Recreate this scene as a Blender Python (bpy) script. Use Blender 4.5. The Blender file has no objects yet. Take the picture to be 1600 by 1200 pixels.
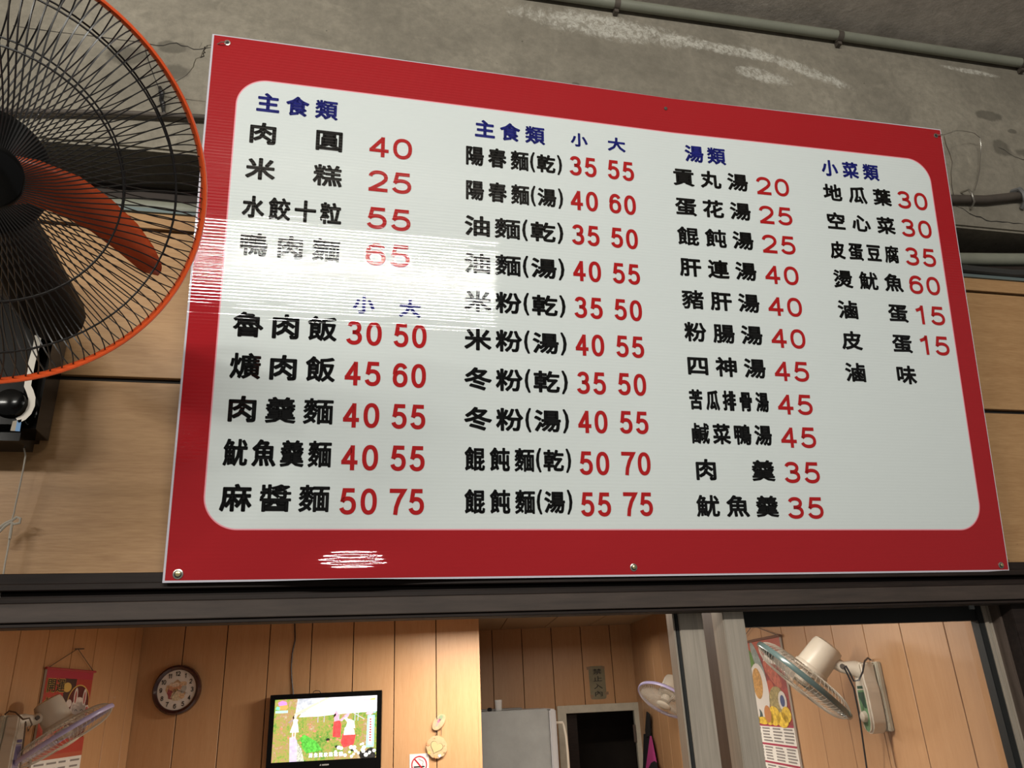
import bpy, bmesh, math, random
from mathutils import Vector as V3, Matrix
random.seed(7)
SC = bpy.context.scene
COL = SC.collection
rad = math.radians

# ------------------------------------------------------------------ camera
F = 1210.0
CP = V3((0, -1.5, 1.8))
yaw, pitch, roll = rad(13.135), rad(22.06), rad(-2.756)
FW = V3((math.sin(yaw)*math.cos(pitch), math.cos(yaw)*math.cos(pitch), math.sin(pitch)))
R0 = V3((math.cos(yaw), -math.sin(yaw), 0)); U0 = R0.cross(FW)
RT = R0*math.cos(roll)+U0*math.sin(roll); UP = -R0*math.sin(roll)+U0*math.cos(roll)
cam = bpy.data.cameras.new('camera'); co = bpy.data.objects.new('camera', cam); COL.objects.link(co)
M = Matrix((RT, UP, -FW)).transposed().to_4x4(); M.translation = CP
co.matrix_world = M
cam.sensor_fit = 'HORIZONTAL'; cam.sensor_width = 36; cam.lens = F*36/1600; cam.clip_start = .01
SC.camera = co

# ------------------------------------------------------------------ world, lights, exposure
SC.view_settings.view_transform = 'Standard'; SC.view_settings.look = 'None'
SC.view_settings.exposure = 0; SC.view_settings.gamma = 1; SC.view_settings.use_curve_mapping = False
w = bpy.data.worlds.new('world'); SC.world = w; w.use_nodes = True
w.node_tree.nodes['Background'].inputs[0].default_value = (1, .97, .92, 1)
w.node_tree.nodes['Background'].inputs[1].default_value = .16

def area(name, loc, target, sx, sy, power, col):
    l = bpy.data.lights.new(name, 'AREA'); l.shape = 'RECTANGLE'; l.size = sx; l.size_y = sy
    l.energy = power; l.color = col
    o = bpy.data.objects.new(name, l); COL.objects.link(o); o.location = loc
    o.rotation_euler = (V3(target)-V3(loc)).to_track_quat('-Z', 'Y').to_euler()
    return o
area('arcade_tube_lamp', (0, -3.3, 3.30), (0, 0, 2.4), 1.95, .045, 72, (1, .975, .90))
area('arcade_far_lamp', (-2.6, -3.0, 3.3), (-.6, 0, 2.4), 1.2, .05, 46, (1, .96, .87))
# interior lamps (the room stands at a slight angle to the shop front)
PHI = rad(8.15); ZL = 2.16
XI = V3((math.cos(PHI), -math.sin(PHI), 0)); YI = V3((math.sin(PHI), math.cos(PHI), 0)); ZI = V3((0, 0, 1))
def IN(x, y, z): return XI*x+YI*y+ZI*z
area('dining_room_lamp', IN(.45, 2.5, ZL), IN(.45, 2.5, 0), .9, .12, 40, (1, .92, .80))
area('dining_room_front_lamp', IN(.6, .9, ZL), IN(.6, .95, 0), 1.2, .12, 17, (1, .92, .80))
area('kitchen_lamp', IN(1.1, 4.0, ZL), IN(1.1, 4.0, 0), .5, .12, 2, (1, .9, .8))

# ------------------------------------------------------------------ helpers
def s2l(c):
    return tuple((x/12.92 if x <= .04045 else ((x+.055)/1.055)**2.4) for x in c)
def ray(px, py): return (RT*((px-800)/F) - UP*((py-600)/F) + FW)
def at(px, py, n, d):                         # point of the photograph on the plane n.p = d
    v = ray(px, py); t = (d-CP.dot(n))/v.dot(n); return CP+v*t
NY = V3((0, 1, 0))
def ay(px, py, y): return at(px, py, NY, y)

def nodes(m): return m.node_tree.nodes, m.node_tree.links
def mat(name, col, rough=.5, metal=0, var=0, vscale=8, stretch=(1, 1, 1), bump=0, bscale=60, spec=.5, emit=0, alpha=1, trans=0, coat=0, col2=None):
    m = bpy.data.materials.new(name); m.use_nodes = True; N, L = nodes(m); b = N['Principled BSDF']
    b.inputs['Base Color'].default_value = (*col, 1); b.inputs['Roughness'].default_value = rough
    b.inputs['Metallic'].default_value = metal; b.inputs['Specular IOR Level'].default_value = spec
    b.inputs['Alpha'].default_value = alpha; b.inputs['Transmission Weight'].default_value = trans
    b.inputs['Coat Weight'].default_value = coat; b.inputs['Coat Roughness'].default_value = .08
    if emit:
        b.inputs['Emission Color'].default_value = (*col, 1); b.inputs['Emission Strength'].default_value = emit
    if var or bump:
        tc = N.new('ShaderNodeTexCoord'); mp = N.new('ShaderNodeMapping'); mp.inputs['Scale'].default_value = stretch
        L.new(tc.outputs['Object'], mp.inputs[0])
    if var:
        nz = N.new('ShaderNodeTexNoise'); nz.inputs['Scale'].default_value = vscale; nz.inputs['Detail'].default_value = 6
        nz.inputs['Roughness'].default_value = .62
        L.new(mp.outputs[0], nz.inputs['Vector'])
        r = N.new('ShaderNodeValToRGB'); c1 = tuple(max(0, x*(1-var)) for x in col); c2 = col2 or tuple(min(1, x*(1+var)) for x in col)
        r.color_ramp.elements[0].position = .3; r.color_ramp.elements[1].position = .7
        r.color_ramp.elements[0].color = (*c1, 1); r.color_ramp.elements[1].color = (*c2, 1)
        L.new(nz.outputs['Fac'], r.inputs[0]); L.new(r.outputs[0], b.inputs['Base Color'])
        if emit: L.new(r.outputs[0], b.inputs['Emission Color'])
    if bump:
        nb = N.new('ShaderNodeTexNoise'); nb.inputs['Scale'].default_value = bscale; nb.inputs['Detail'].default_value = 5
        L.new(mp.outputs[0], nb.inputs['Vector'])
        bp = N.new('ShaderNodeBump'); bp.inputs['Strength'].default_value = 1; bp.inputs['Distance'].default_value = bump
        L.new(nb.outputs['Fac'], bp.inputs['Height']); L.new(bp.outputs[0], b.inputs['Normal'])
    return m
def math_(N, L, op, a, b=None, c=None):
    n = N.new('ShaderNodeMath'); n.operation = op
    for i, x in enumerate((a, b, c)):
        if x is None: continue
        if isinstance(x, (int, float)): n.inputs[i].default_value = x
        else: L.new(x, n.inputs[i])
    return n.outputs[0]

def wood(name, base, dark, axis='x', rough=.45, gl=1.0, specks=True):
    m = bpy.data.materials.new(name); m.use_nodes = True; N, L = nodes(m); b = N['Principled BSDF']
    tc = N.new('ShaderNodeTexCoord'); mp = N.new('ShaderNodeMapping')
    mp.inputs['Scale'].default_value = {'x': (1.2, 12, 12), 'z': (12, 12, 1.0)}[axis]
    L.new(tc.outputs['Object'], mp.inputs[0])
    n1 = N.new('ShaderNodeTexNoise'); n1.inputs['Scale'].default_value = 3.2; n1.inputs['Detail'].default_value = 8; n1.inputs['Roughness'].default_value = .7
    n1.inputs['Distortion'].default_value = .6
    n2 = N.new('ShaderNodeTexNoise'); n2.inputs['Scale'].default_value = 22; n2.inputs['Detail'].default_value = 4
    L.new(mp.outputs[0], n1.inputs['Vector']); L.new(mp.outputs[0], n2.inputs['Vector'])
    f = math_(N, L, 'ADD', math_(N, L, 'MULTIPLY', n1.outputs['Fac'], .6), math_(N, L, 'MULTIPLY', n2.outputs['Fac'], .4))
    r = N.new('ShaderNodeValToRGB'); r.color_ramp.elements[0].position = .36; r.color_ramp.elements[1].position = .6
    r.color_ramp.elements[0].color = (*dark, 1); r.color_ramp.elements[1].color = (*base, 1)
    L.new(f, r.inputs[0])
    # knots and small specks
    vo = N.new('ShaderNodeTexNoise'); vo.inputs['Scale'].default_value = 34; vo.inputs['Detail'].default_value = 1
    L.new(tc.outputs['Object'], vo.inputs['Vector'])
    sp = N.new('ShaderNodeMapRange'); sp.inputs[1].default_value = .77; sp.inputs[2].default_value = .80; L.new(vo.outputs['Fac'], sp.inputs[0])
    mx = N.new('ShaderNodeMix'); mx.data_type = 'RGBA'
    L.new(sp.outputs[0], mx.inputs[0]) if specks else setattr(mx.inputs[0], 'default_value', 0); L.new(r.outputs[0], mx.inputs[6]); mx.inputs[7].default_value = (*[x*.35 for x in dark], 1)
    L.new(mx.outputs[2], b.inputs['Base Color']); b.inputs['Roughness'].default_value = rough; b.inputs['Specular IOR Level'].default_value = .35*gl
    bp = N.new('ShaderNodeBump'); bp.inputs['Distance'].default_value = .0004; bp.inputs['Strength'].default_value = .6
    L.new(n2.outputs['Fac'], bp.inputs['Height']); L.new(bp.outputs[0], b.inputs['Normal'])
    return m

def wl(o):
    p = V3((0, 0, 0))
    while o is not None:
        p = p+V3(o.location); o = o.parent
    return p
class MB:
    def __init__(s): s.v = []; s.f = []
    def add(s, vs, fs):
        k = len(s.v); s.v += [tuple(v) for v in vs]; s.f += [tuple(i+k for i in f) for f in fs]; return s
    def box(s, c, hx, hy, hz, ax=None):
        ax = ax or (V3((1, 0, 0)), V3((0, 1, 0)), V3((0, 0, 1))); c = V3(c)
        vs = [c+ax[0]*hx*a+ax[1]*hy*b+ax[2]*hz*d for a in (-1, 1) for b in (-1, 1) for d in (-1, 1)]
        fs = [(0, 1, 3, 2), (4, 6, 7, 5), (0, 4, 5, 1), (2, 3, 7, 6), (0, 2, 6, 4), (1, 5, 7, 3)]
        return s.add(vs, fs)
    def mm(s, x0, x1, y0, y1, z0, z1): return s.box(((x0+x1)/2, (y0+y1)/2, (z0+z1)/2), (x1-x0)/2, (y1-y0)/2, (z1-z0)/2)
    def tube(s, pts, r, n=6, cap=True, closed=False):
        pts = [V3(p) for p in pts]; m = len(pts); vs = []; fs = []; prev = None
        for i, p in enumerate(pts):
            if closed: t = pts[(i+1) % m]-pts[i-1]
            else: t = pts[min(i+1, m-1)]-pts[max(i-1, 0)]
            t.normalize()
            if prev is None:
                a = t.cross(V3((0, 0, 1)) if abs(t.z) < .9 else V3((1, 0, 0)))
            else: a = prev-t*prev.dot(t)
            a.normalize(); prev = a; b = t.cross(a); rr = r[i] if isinstance(r, (list, tuple)) else r
            for k in range(n):
                th = 2*math.pi*k/n; vs.append(p+a*math.cos(th)*rr+b*math.sin(th)*rr)
        for i in range(m if closed else m-1):
            j = (i+1) % m
            for k in range(n): fs.append((i*n+k, i*n+(k+1) % n, j*n+(k+1) % n, j*n+k))
        if cap and not closed: fs += [tuple(range(n))[::-1], tuple(range((m-1)*n, m*n))]
        return s.add(vs, fs)
    def lathe(s, o, ax, prof, n=32):                      # prof: (radius, height along ax)
        o = V3(o); ax = V3(ax).normalized(); a = ax.cross(V3((0, 0, 1)) if abs(ax.z) < .9 else V3((1, 0, 0))).normalized(); b = ax.cross(a)
        vs = []; fs = []
        for (r, h) in prof:
            for k in range(n):
                th = 2*math.pi*k/n; vs.append(o+ax*h+a*math.cos(th)*r+b*math.sin(th)*r)
        for i in range(len(prof)-1):
            for k in range(n): fs.append((i*n+k, i*n+(k+1) % n, (i+1)*n+(k+1) % n, (i+1)*n+k))
        fs += [tuple(range(n))[::-1], tuple(range((len(prof)-1)*n, len(prof)*n))]
        return s.add(vs, fs)
    def prism(s, pts, ext):                               # polygon (list of points) extruded by vector ext
        pts = [V3(p) for p in pts]; n = len(pts); ext = V3(ext)
        return s.add(pts+[p+ext for p in pts], [tuple(range(n))[::-1], tuple(range(n, 2*n))]+[(i, (i+1) % n, n+(i+1) % n, n+i) for i in range(n)])
    def build(s, name, m, parent=None, smooth=False, bevel=0, seg=2, loc=None):
        me = bpy.data.meshes.new(name)
        base = wl(parent) if parent else V3((0, 0, 0))
        if loc is not None: base = V3(loc)
        me.from_pydata([tuple(V3(v)-base) for v in s.v], [], s.f); me.update()
        bm = bmesh.new(); bm.from_mesh(me); bmesh.ops.recalc_face_normals(bm, faces=bm.faces)
        if bevel: bmesh.ops.bevel(bm, geom=bm.edges[:], offset=bevel, segments=seg, affect='EDGES', clamp_overlap=True)
        bm.to_mesh(me); bm.free()
        if smooth or bevel:
            me.shade_smooth()
            me.set_sharp_from_angle(angle=rad(40))
        me.materials.append(m)
        o = bpy.data.objects.new(name, me); COL.objects.link(o)
        if parent: o.parent = parent
        if loc is not None: o.location = base if not parent else base-wl(parent)
        return o
def empty(name, loc):
    o = bpy.data.objects.new(name, None); COL.objects.link(o); o.location = loc; o.empty_display_size = .05; return o
def tag(o, label=None, cat=None, group=None, kind=None):
    if label: o['label'] = label
    if cat: o['category'] = cat
    if group: o['group'] = group
    if kind: o['kind'] = kind
    return o
def st(o): o['kind'] = 'structure'; return o

# text -> flat mesh pieces (cached per glyph), grown by r so that the strokes are bold and round
_g = {}
def glyph(ch):
    if ch in _g: return _g[ch]
    cu = bpy.data.curves.new('glyph', 'FONT'); cu.body = ch; cu.resolution_u = 2
    o = bpy.data.objects.new('glyph', cu); COL.objects.link(o); bpy.context.view_layer.update()
    e = o.evaluated_get(bpy.context.evaluated_depsgraph_get()); me = e.to_mesh()
    bm = bmesh.new(); bm.from_mesh(me); bmesh.ops.remove_doubles(bm, verts=bm.verts[:], dist=1e-5); bm.verts.ensure_lookup_table()
    vs = [(v.co.x, v.co.y) for v in bm.verts]; fs = [tuple(v.index for v in f.verts) for f in bm.faces]
    bs = [(e_.verts[0].index, e_.verts[1].index) for e_ in bm.edges if len(e_.link_faces) == 1]
    bm.free(); e.to_mesh_clear(); bpy.data.objects.remove(o); bpy.data.curves.remove(cu)
    _g[ch] = (vs, fs, bs); return _g[ch]
def grow(vs, fs, bs, r, seg=8):
    V = list(vs); Fc = list(fs); nb = {}
    for a, b in bs:
        ax, ay_ = vs[a]; bx, by = vs[b]; dx, dy = bx-ax, by-ay_; l = math.hypot(dx, dy)
        if l < 1e-7: continue
        nx, ny = -dy/l*r, dx/l*r; k = len(V)
        V += [(ax+nx, ay_+ny), (ax-nx, ay_-ny), (bx-nx, by-ny), (bx+nx, by+ny)]; Fc.append((k, k+1, k+2, k+3))
        nb.setdefault(a, []).append((dx/l, dy/l)); nb.setdefault(b, []).append((-dx/l, -dy/l))
    for i, ds in nb.items():
        if len(ds) == 2 and ds[0][0]*ds[1][0]+ds[0][1]*ds[1][1] < -.97: continue
        x, y = vs[i]; k = len(V)
        V += [(x+r*math.cos(2*math.pi*j/seg), y+r*math.sin(2*math.pi*j/seg)) for j in range(seg)]; Fc.append(tuple(range(k, k+seg)))
    return V, Fc
def stroke(P, t, closed=False):
    n = len(P); L_, R_ = [], []
    for i in range(n):
        if closed: a, b = P[i-1], P[(i+1) % n]; d1 = (P[i][0]-a[0], P[i][1]-a[1]); d2 = (b[0]-P[i][0], b[1]-P[i][1])
        else:
            d1 = (P[i][0]-P[i-1][0], P[i][1]-P[i-1][1]) if i else (P[1][0]-P[0][0], P[1][1]-P[0][1])
            d2 = (P[i+1][0]-P[i][0], P[i+1][1]-P[i][1]) if i < n-1 else d1
        l1 = math.hypot(*d1) or 1; l2 = math.hypot(*d2) or 1
        n1 = (-d1[1]/l1, d1[0]/l1); n2 = (-d2[1]/l2, d2[0]/l2); mx_ = n1[0]+n2[0], n1[1]+n2[1]; ml = math.hypot(*mx_) or 1
        mx_ = mx_[0]/ml, mx_[1]/ml; k = 1/max(.42, mx_[0]*n1[0]+mx_[1]*n1[1])*t/2
        L_.append((P[i][0]+mx_[0]*k, P[i][1]+mx_[1]*k)); R_.append((P[i][0]-mx_[0]*k, P[i][1]-mx_[1]*k))
    m = n if closed else n-1
    return L_+R_, [(i, (i+1) % n, n+(i+1) % n, n+i) for i in range(m)]
def arc(cx, cy, a, b, t0, t1, n=14, e=1.0):
    out = []
    for i in range(n+1):
        t = math.radians(t0+(t1-t0)*i/n); c, s_ = math.cos(t), math.sin(t)
        out.append((cx+a*math.copysign(abs(c)**e, c), cy+b*math.copysign(abs(s_)**e, s_)))
    return out
def digit(c, w, h, t):
    """upright grotesque figure in the box w x h, stroke t"""
    W, H = w-t, h-t; q = t/2; S = []
    if c == '0': S = [(arc(W/2, H/2, W/2, H/2, 0, 360, 36, .88)[:-1], True)]
    elif c == '1': S = [([(W, -q), (W, H+q)], False), ([(W, H*.985), (W*.55, H*.86), (-q, H*.76)], False)]
    elif c == '2': S = [(arc(W*.5, H*.70, W*.5, H*.30, 172, -22, 16, .92)+[(W*.78, H*.42), (W*.42, H*.22), (W*.12, H*.06), (0, 0)], False), ([(-q*.8, 0), (W+q, 0)], False)]
    elif c == '3': S = [(arc(W*.48, H*.765, W*.44, H*.235, 165, -80, 16, .92)+[(W*.34, H*.53)], False), ([(W*.34, H*.53)]+arc(W*.48, H*.265, W*.52, H*.265, 88, -165, 18, .92), False)]
    elif c == '4': S = [([(W*.74, -q), (W*.74, H+q*.6)], False), ([(W*.74, H*.98), (-q*.2, H*.27)], False), ([(-q, H*.27), (W+q, H*.27)], False)]
    elif c == '5': S = [([(W*.94+q*.5, H), (W*.20, H), (W*.06, H*.47)], False), (arc(W*.48, H*.315, W*.52, H*.315, 152, -162, 22, .9), False)]
    elif c == '6': S = [(arc(W*.5, H*.32, W*.5, H*.32, 0, 360, 30, .9)[:-1], True), (arc(W*.54, H*.52, W*.54, H*.48, 180, 38, 14, .9), False)]
    elif c == '9': S = [([(W-x, H-y) for x, y in p], cl) for p, cl in (((arc(W*.5, H*.32, W*.5, H*.32, 0, 360, 30, .9)[:-1]), True), (arc(W*.54, H*.52, W*.54, H*.48, 180, 38, 14, .9), False))]
    elif c == '7': S = [([(-q, H), (W+q*.4, H), (W*.66, H*.62), (W*.42, H*.25), (W*.34, -q)], False)]
    elif c == '8': S = [(arc(W/2, H*.26, W/2, H*.26, 0, 360, 30, .92)[:-1], True), (arc(W/2, H*.76, W*.43, H*.24, 0, 360, 30, .92)[:-1], True)]
    V, F_ = [], []
    for p, cl in S:
        v, f = stroke([(x+q, y+q) for x, y in p], t, cl); k = len(V); V += v; F_ += [tuple(i+k for i in g) for g in f]
    return V, F_
def text2d(s, u0, u1, vc, h, gap, rscale=1.0, r_abs=None):
    """lay string s in the rectangle u0..u1, centre height vc; returns flat verts and faces"""
    n = len(s); digits = all(c in '0123456789' for c in s); VV = []; FF = []
    wts = [(.5 if (c == '1' and digits) else 1) for c in s]
    cw = (u1-u0-(n-1)*gap)/sum(wts); x = u0
    for c, wt in zip(s, wts):
        if digits:
            gv, gf = digit(c, cw*wt, h, h*.163 if r_abs is None else h*.165); k = len(VV)
            VV += [(x+a, vc-h/2+b) for a, b in gv]; FF += [tuple(i+k for i in f) for f in gf]; x += cw*wt+gap; continue
        vs, fs, bs = glyph(c)
        if r_abs is not None: r = r_abs
        elif c in '()': r = h*.030
        else: r = h*(.037-.033*min(1, max(0, (len(vs)-60)/220)))*rscale
        xs = [v[0] for v in vs]; ys = [v[1] for v in vs]
        if digits or c in '()' or ord(c) < 200:
            X0, X1, Y0, Y1 = min(xs), max(xs), min(ys), max(ys)
        else:
            X0, X1, Y0, Y1 = .045, .955, -.075, .845
            X0 = min(X0, min(xs)); X1 = max(X1, max(xs))
        w_ = cw*wt
        sx = (w_-2*r)/(X1-X0); sy = (h-2*r)/(Y1-Y0)
        pv = [(x+r+(a-X0)*sx, vc-h/2+r+(b-Y0)*sy) for a, b in vs]
        gv, gf = grow(pv, fs, bs, r); k = len(VV); VV += gv; FF += [tuple(i+k for i in f) for f in gf]
        x += w_+gap
    return VV, FF
def put_text(name, s, m, parent, fn, u0, u1, vc, h, gap=0, rscale=1.0, r_abs=None):
    VV, FF = text2d(s, u0, u1, vc, h, gap, rscale, r_abs); b = MB(); b.add([fn(u, v) for u, v in VV], FF)
    me = bpy.data.meshes.new(name); base = wl(parent); me.from_pydata([tuple(V3(p)-base) for p in b.v], [], b.f); me.materials.append(m)
    # all faces turned to the front
    o = bpy.data.objects.new(name, me); COL.objects.link(o); o.parent = parent
    return o

# ------------------------------------------------------------------ materials
m_wood_out = wood('maple_laminate', (.43, .255, .12), (.33, .18, .078), 'x', .42)
m_wood_in = wood('orange_panel_wood', (.51, .295, .15), (.46, .252, .12), 'z', .38, specks=False)
m_joint = mat('dark_joint', (.012, .009, .007), .8)
m_bronze = mat('dark_bronze_aluminium', (.018, .012, .010), .6, .0, var=.35, vscale=30, stretch=(.3, 4, 4), spec=.2)
m_bronze2 = mat('brown_anodised_aluminium', (.12, .090, .075), .42, .35, var=.2, vscale=20, stretch=(3, 3, .3))
m_alu = mat('brushed_aluminium', (.44, .385, .32), .36, .35, var=.18, vscale=24, stretch=(6, 6, .25))
m_gasket = mat('black_gasket', (.008, .009, .009), .6)
m_black = mat('black_gloss_plastic', (.003, .003, .003), .16, spec=.25)
m_black_matt = mat('black_matt_plastic', (.004, .004, .004), .55, spec=.15)
m_blackw = mat('black_coated_wire', (.010, .009, .009), .35)
m_orange = mat('orange_plastic', (.78, .10, .022), .33, var=.12, vscale=14)
m_blade = mat('translucent_orange_blade', (.62, .085, .02), .3, var=.2, vscale=7, trans=.08)
m_white_pl = mat('white_plastic', (.62, .56, .47), .38)
m_cream = mat('cream_painted_metal', (.52, .49, .40), .45, var=.1, vscale=20)
m_lav = mat('lavender_ring', (.42, .38, .62), .3)
m_teal = mat('grey_teal_ring', (.07, .11, .11), .25, coat=.3)
m_clear = mat('clear_blade_plastic', (.75, .70, .62), .12, alpha=.28)
m_wire = mat('pale_guard_wire', (.46, .42, .36), .35)
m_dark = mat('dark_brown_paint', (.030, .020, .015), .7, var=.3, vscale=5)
m_pipe = mat('grey_green_conduit', (.21, .215, .17), .5, var=.15, vscale=6)
m_brown_pipe = mat('dusty_brown_pipe', (.075, .060, .048), .7, var=.3, vscale=9)
m_steel = mat('steel_wire', (.5, .48, .44), .3, .9)
m_paper = mat('paper', (.70, .67, .62), .7)
m_red = mat('red_print', (.42, .035, .03), .5)
m_gold = mat('gold_print', (.60, .40, .10), .4)
m_ink = mat('black_ink', (.012, .011, .011), .6)

def concrete(name, base, efflor=True):
    m = bpy.data.materials.new(name); m.use_nodes = True; N, L = nodes(m); b = N['Principled BSDF']
    tc = N.new('ShaderNodeTexCoord'); P = tc.outputs['Object']
    def noise(sc, det=6, ro=.6, dist=0, vec=P):
        n = N.new('ShaderNodeTexNoise'); n.inputs['Scale'].default_value = sc; n.inputs['Detail'].default_value = det
        n.inputs['Roughness'].default_value = ro; n.inputs['Distortion'].default_value = dist; L.new(vec, n.inputs['Vector']); return n.outputs['Fac']
    def rng(x, a, b_, lo=0, hi=1):
        n = N.new('ShaderNodeMapRange'); L.new(x, n.inputs[0]); n.inputs[1].default_value = a; n.inputs[2].default_value = b_
        n.inputs[3].default_value = lo; n.inputs[4].default_value = hi; return n.outputs[0]
    def mix(f, a, c):
        n = N.new('ShaderNodeMix'); n.data_type = 'RGBA'
        L.new(f, n.inputs[0])
        for i, x in ((6, a), (7, c)):
            if isinstance(x, tuple): n.inputs[i].default_value = (*x, 1)
            else: L.new(x, n.inputs[i])
        return n.outputs[2]
    c = mix(rng(noise(2.2, 8, .65, .5), .3, .7), tuple(x*.70 for x in base), tuple(x*1.32 for x in base))
    c = mix(rng(noise(38, 5, .7), .35, .75, 0, .6), c, tuple(x*.5 for x in base))
    c = mix(rng(noise(5.5, 9, .72, 1.4), .52, .68, 0, .55), c, tuple(x*.58 for x in base))
    c = mix(rng(noise(9, 6, .7, 1.2), .60, .72, 0, .45), c, tuple(x*1.4 for x in base))
    sx = N.new('ShaderNodeSeparateXYZ'); L.new(P, sx.inputs[0]); X, Z = sx.outputs[0], sx.outputs[2]
    if efflor:
        # lime bloom in a drifting band under the conduit
        for (xc, zc, wx, wz, sl) in ((.66, 3.50, .30, .050, -.04), (1.02, 3.478, .22, .022, -.08), (1.24, 3.447, .20, .026, -.30), (1.12, 3.40, .10, .030, -.1), (1.85, 3.53, .12, .012, -.05)):
            dx = math_(N, L, 'SUBTRACT', X, xc)
            dz = math_(N, L, 'SUBTRACT', math_(N, L, 'SUBTRACT', Z, zc), math_(N, L, 'MULTIPLY', dx, sl))
            e = math_(N, L, 'ADD', math_(N, L, 'POWER', math_(N, L, 'ABSOLUTE', math_(N, L, 'DIVIDE', dx, wx)), 2), math_(N, L, 'POWER', math_(N, L, 'ABSOLUTE', math_(N, L, 'DIVIDE', dz, wz)), 2))
            f = math_(N, L, 'SUBTRACT', math_(N, L, 'ADD', math_(N, L, 'SUBTRACT', 1, e), math_(N, L, 'MULTIPLY', noise(13, 12, .82, 1.6), 3.6)), 2.05)
            c = mix(math_(N, L, 'MULTIPLY', rng(f, -.1, .45, 0, .85), rng(noise(60, 4, .8, .6), .40, .58, .15, 1)), c, (.54, .52, .46))
        # damp dark blotches
        for (xc, zc, wx, wz) in ((1.86, 3.36, .05, .022), (1.87, 3.24, .035, .03), (1.97, 3.23, .06, .022), (2.06, 3.21, .05, .022), (1.93, 3.31, .02, .01),
                                 (2.04, 3.31, .025, .012), (-.52, 3.20, .05, .03), (-.42, 3.24, .04, .02), (-.41, 3.17, .035, .025), (1.13, 3.245, .035, .018), (.95, 3.25, .03, .01), (.56, 3.28, .012, .008)):
            dx = math_(N, L, 'DIVIDE', math_(N, L, 'SUBTRACT', X, xc), wx); dz = math_(N, L, 'DIVIDE', math_(N, L, 'SUBTRACT', Z, zc), wz)
            e = math_(N, L, 'ADD', math_(N, L, 'MULTIPLY', dx, dx), math_(N, L, 'MULTIPLY', dz, dz))
            f = math_(N, L, 'ADD', math_(N, L, 'SUBTRACT', 1, e), math_(N, L, 'MULTIPLY', math_(N, L, 'SUBTRACT', noise(24, 5, .6), .5), 2.4))
            c = mix(rng(f, 0, .5, 0, .62), c, tuple(x*.30 for x in base))
    c = mix(rng(noise(70, 2, .5), .73, .76, 0, .7), c, tuple(x*.3 for x in base))
    L.new(c, b.inputs['Base Color']); b.inputs['Roughness'].default_value = .85; b.inputs['Specular IOR Level'].default_value = .25
    bp = N.new('ShaderNodeBump'); bp.inputs['Distance'].default_value = .004; bp.inputs['Strength'].default_value = .6
    L.new(math_(N, L, 'ADD', noise(14, 8, .7), math_(N, L, 'MULTIPLY', noise(120, 3, .6), .3)), bp.inputs['Height']); L.new(bp.outputs[0], b.inputs['Normal'])
    return m
m_conc = concrete('stained_concrete', (.265, .238, .19))
m_conc2 = concrete('grey_ceiling_concrete', (.56, .51, .46), False)

# ------------------------------------------------------------------ exterior shell
XL, XR = -3.0, 4.2
o = st(MB().mm(XL, XR, -4.5, 5.6, -.1, 0).build('floor', mat('floor_tiles', (.32, .30, .27), .5, var=.2, vscale=6)))
# concrete beam over the shop front
st(MB().mm(XL, XR, 0, .35, 2.945, 3.64).build('wall_front_beam', m_conc, bevel=.006))
st(MB().mm(XL, XR, -4.5, 0.0, 3.613, 3.76).build('ceiling', m_conc2))
# dark brown panel set back between beam and boards
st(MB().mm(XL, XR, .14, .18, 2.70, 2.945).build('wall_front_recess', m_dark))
# laminate facing of the shop front, board by board
wf = st(MB().mm(XL, XR, .012, .13, 1.99, 2.775).build('wall_front', m_joint))
for (z0, z1) in ((2.745, 2.782), (2.408, 2.737), (2.03, 2.397)):
    for (x0, x1) in ((XL, -1.9), (-1.895, .545), (.55, 2.9), (2.905, XR)):
        MB().mm(x0, x1, 0, .0118, z0, z1).build('plank', m_wood_out, wf, bevel=.001, seg=1)
# what lies on top of the boards: conduits and hoses
st(MB().mm(XL, XR, -.004, .13, 2.783, 2.792).build('trim_1', mat('bluish_metal_strip', (.14, .18, .18), .5, .3)))
p = [(XL, .03, 2.815), (-1, .03, 2.815), (-.3, .03, 2.812), (.6, .03, 2.815), (1.4, .02, 2.835), (1.75, .01, 2.855), (2.3, .01, 2.90), (3.5, .01, 2.90)]
tag(MB().tube(p, .018, 12).build('conduit', m_pipe, smooth=True), 'grey plastic pipe lying on top of the wood boards beneath the concrete beam', 'pipe')
p = [(XL, .07, 2.802), (-.5, .06, 2.802), (.5, .07, 2.802), (1.3, .06, 2.803), (1.8, .03, 2.806), (2.5, .04, 2.803), (3.5, .05, 2.803)]
tag(MB().tube(p, .009, 8).build('hose', mat('black_rubber', (.012, .012, .012), .5), smooth=True), 'thin black cable behind the grey pipe above the wood boards', 'cable')
p = [(1.55, -.0, 2.81), (1.75, -.005, 2.803), (1.95, -.01, 2.815), (2.2, -.005, 2.80), (2.6, 0, 2.80)]
tag(MB().tube(p, .011, 8).build('hose', mat('dark_grey_rubber', (.03, .03, .028), .6), smooth=True), 'dark hose bulging over the board top at the right edge', 'hose')

# conduit in the corner of beam and ceiling
t = MB()
A_, B_ = ay(950, 4, -.02), ay(1600, 99, -.02)
d_ = (B_-A_).normalized()
pts = [A_-d_*2.5+V3((0, 0, 0)), A_, (A_+B_)/2+V3((0, 0, .003)), B_, B_+d_*1.2]
cd = tag(t.tube(pts, .0145, 14).build('conduit', m_pipe, smooth=True), 'grey green conduit pipe running along the top of the concrete beam', 'pipe')
for q in ((963, 6), (1311, 57), (1597, 99)):
    c = ay(q[0], q[1], -.02); MB().lathe(c-d_*.008, d_, [(.0165, 0), (.0165, .016)], 14).build('clip', m_brown_pipe, cd, smooth=True)
    MB().box(c+V3((0, .01, -.018)), .006, .008, .008).build('clip', m_brown_pipe, cd)
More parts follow.
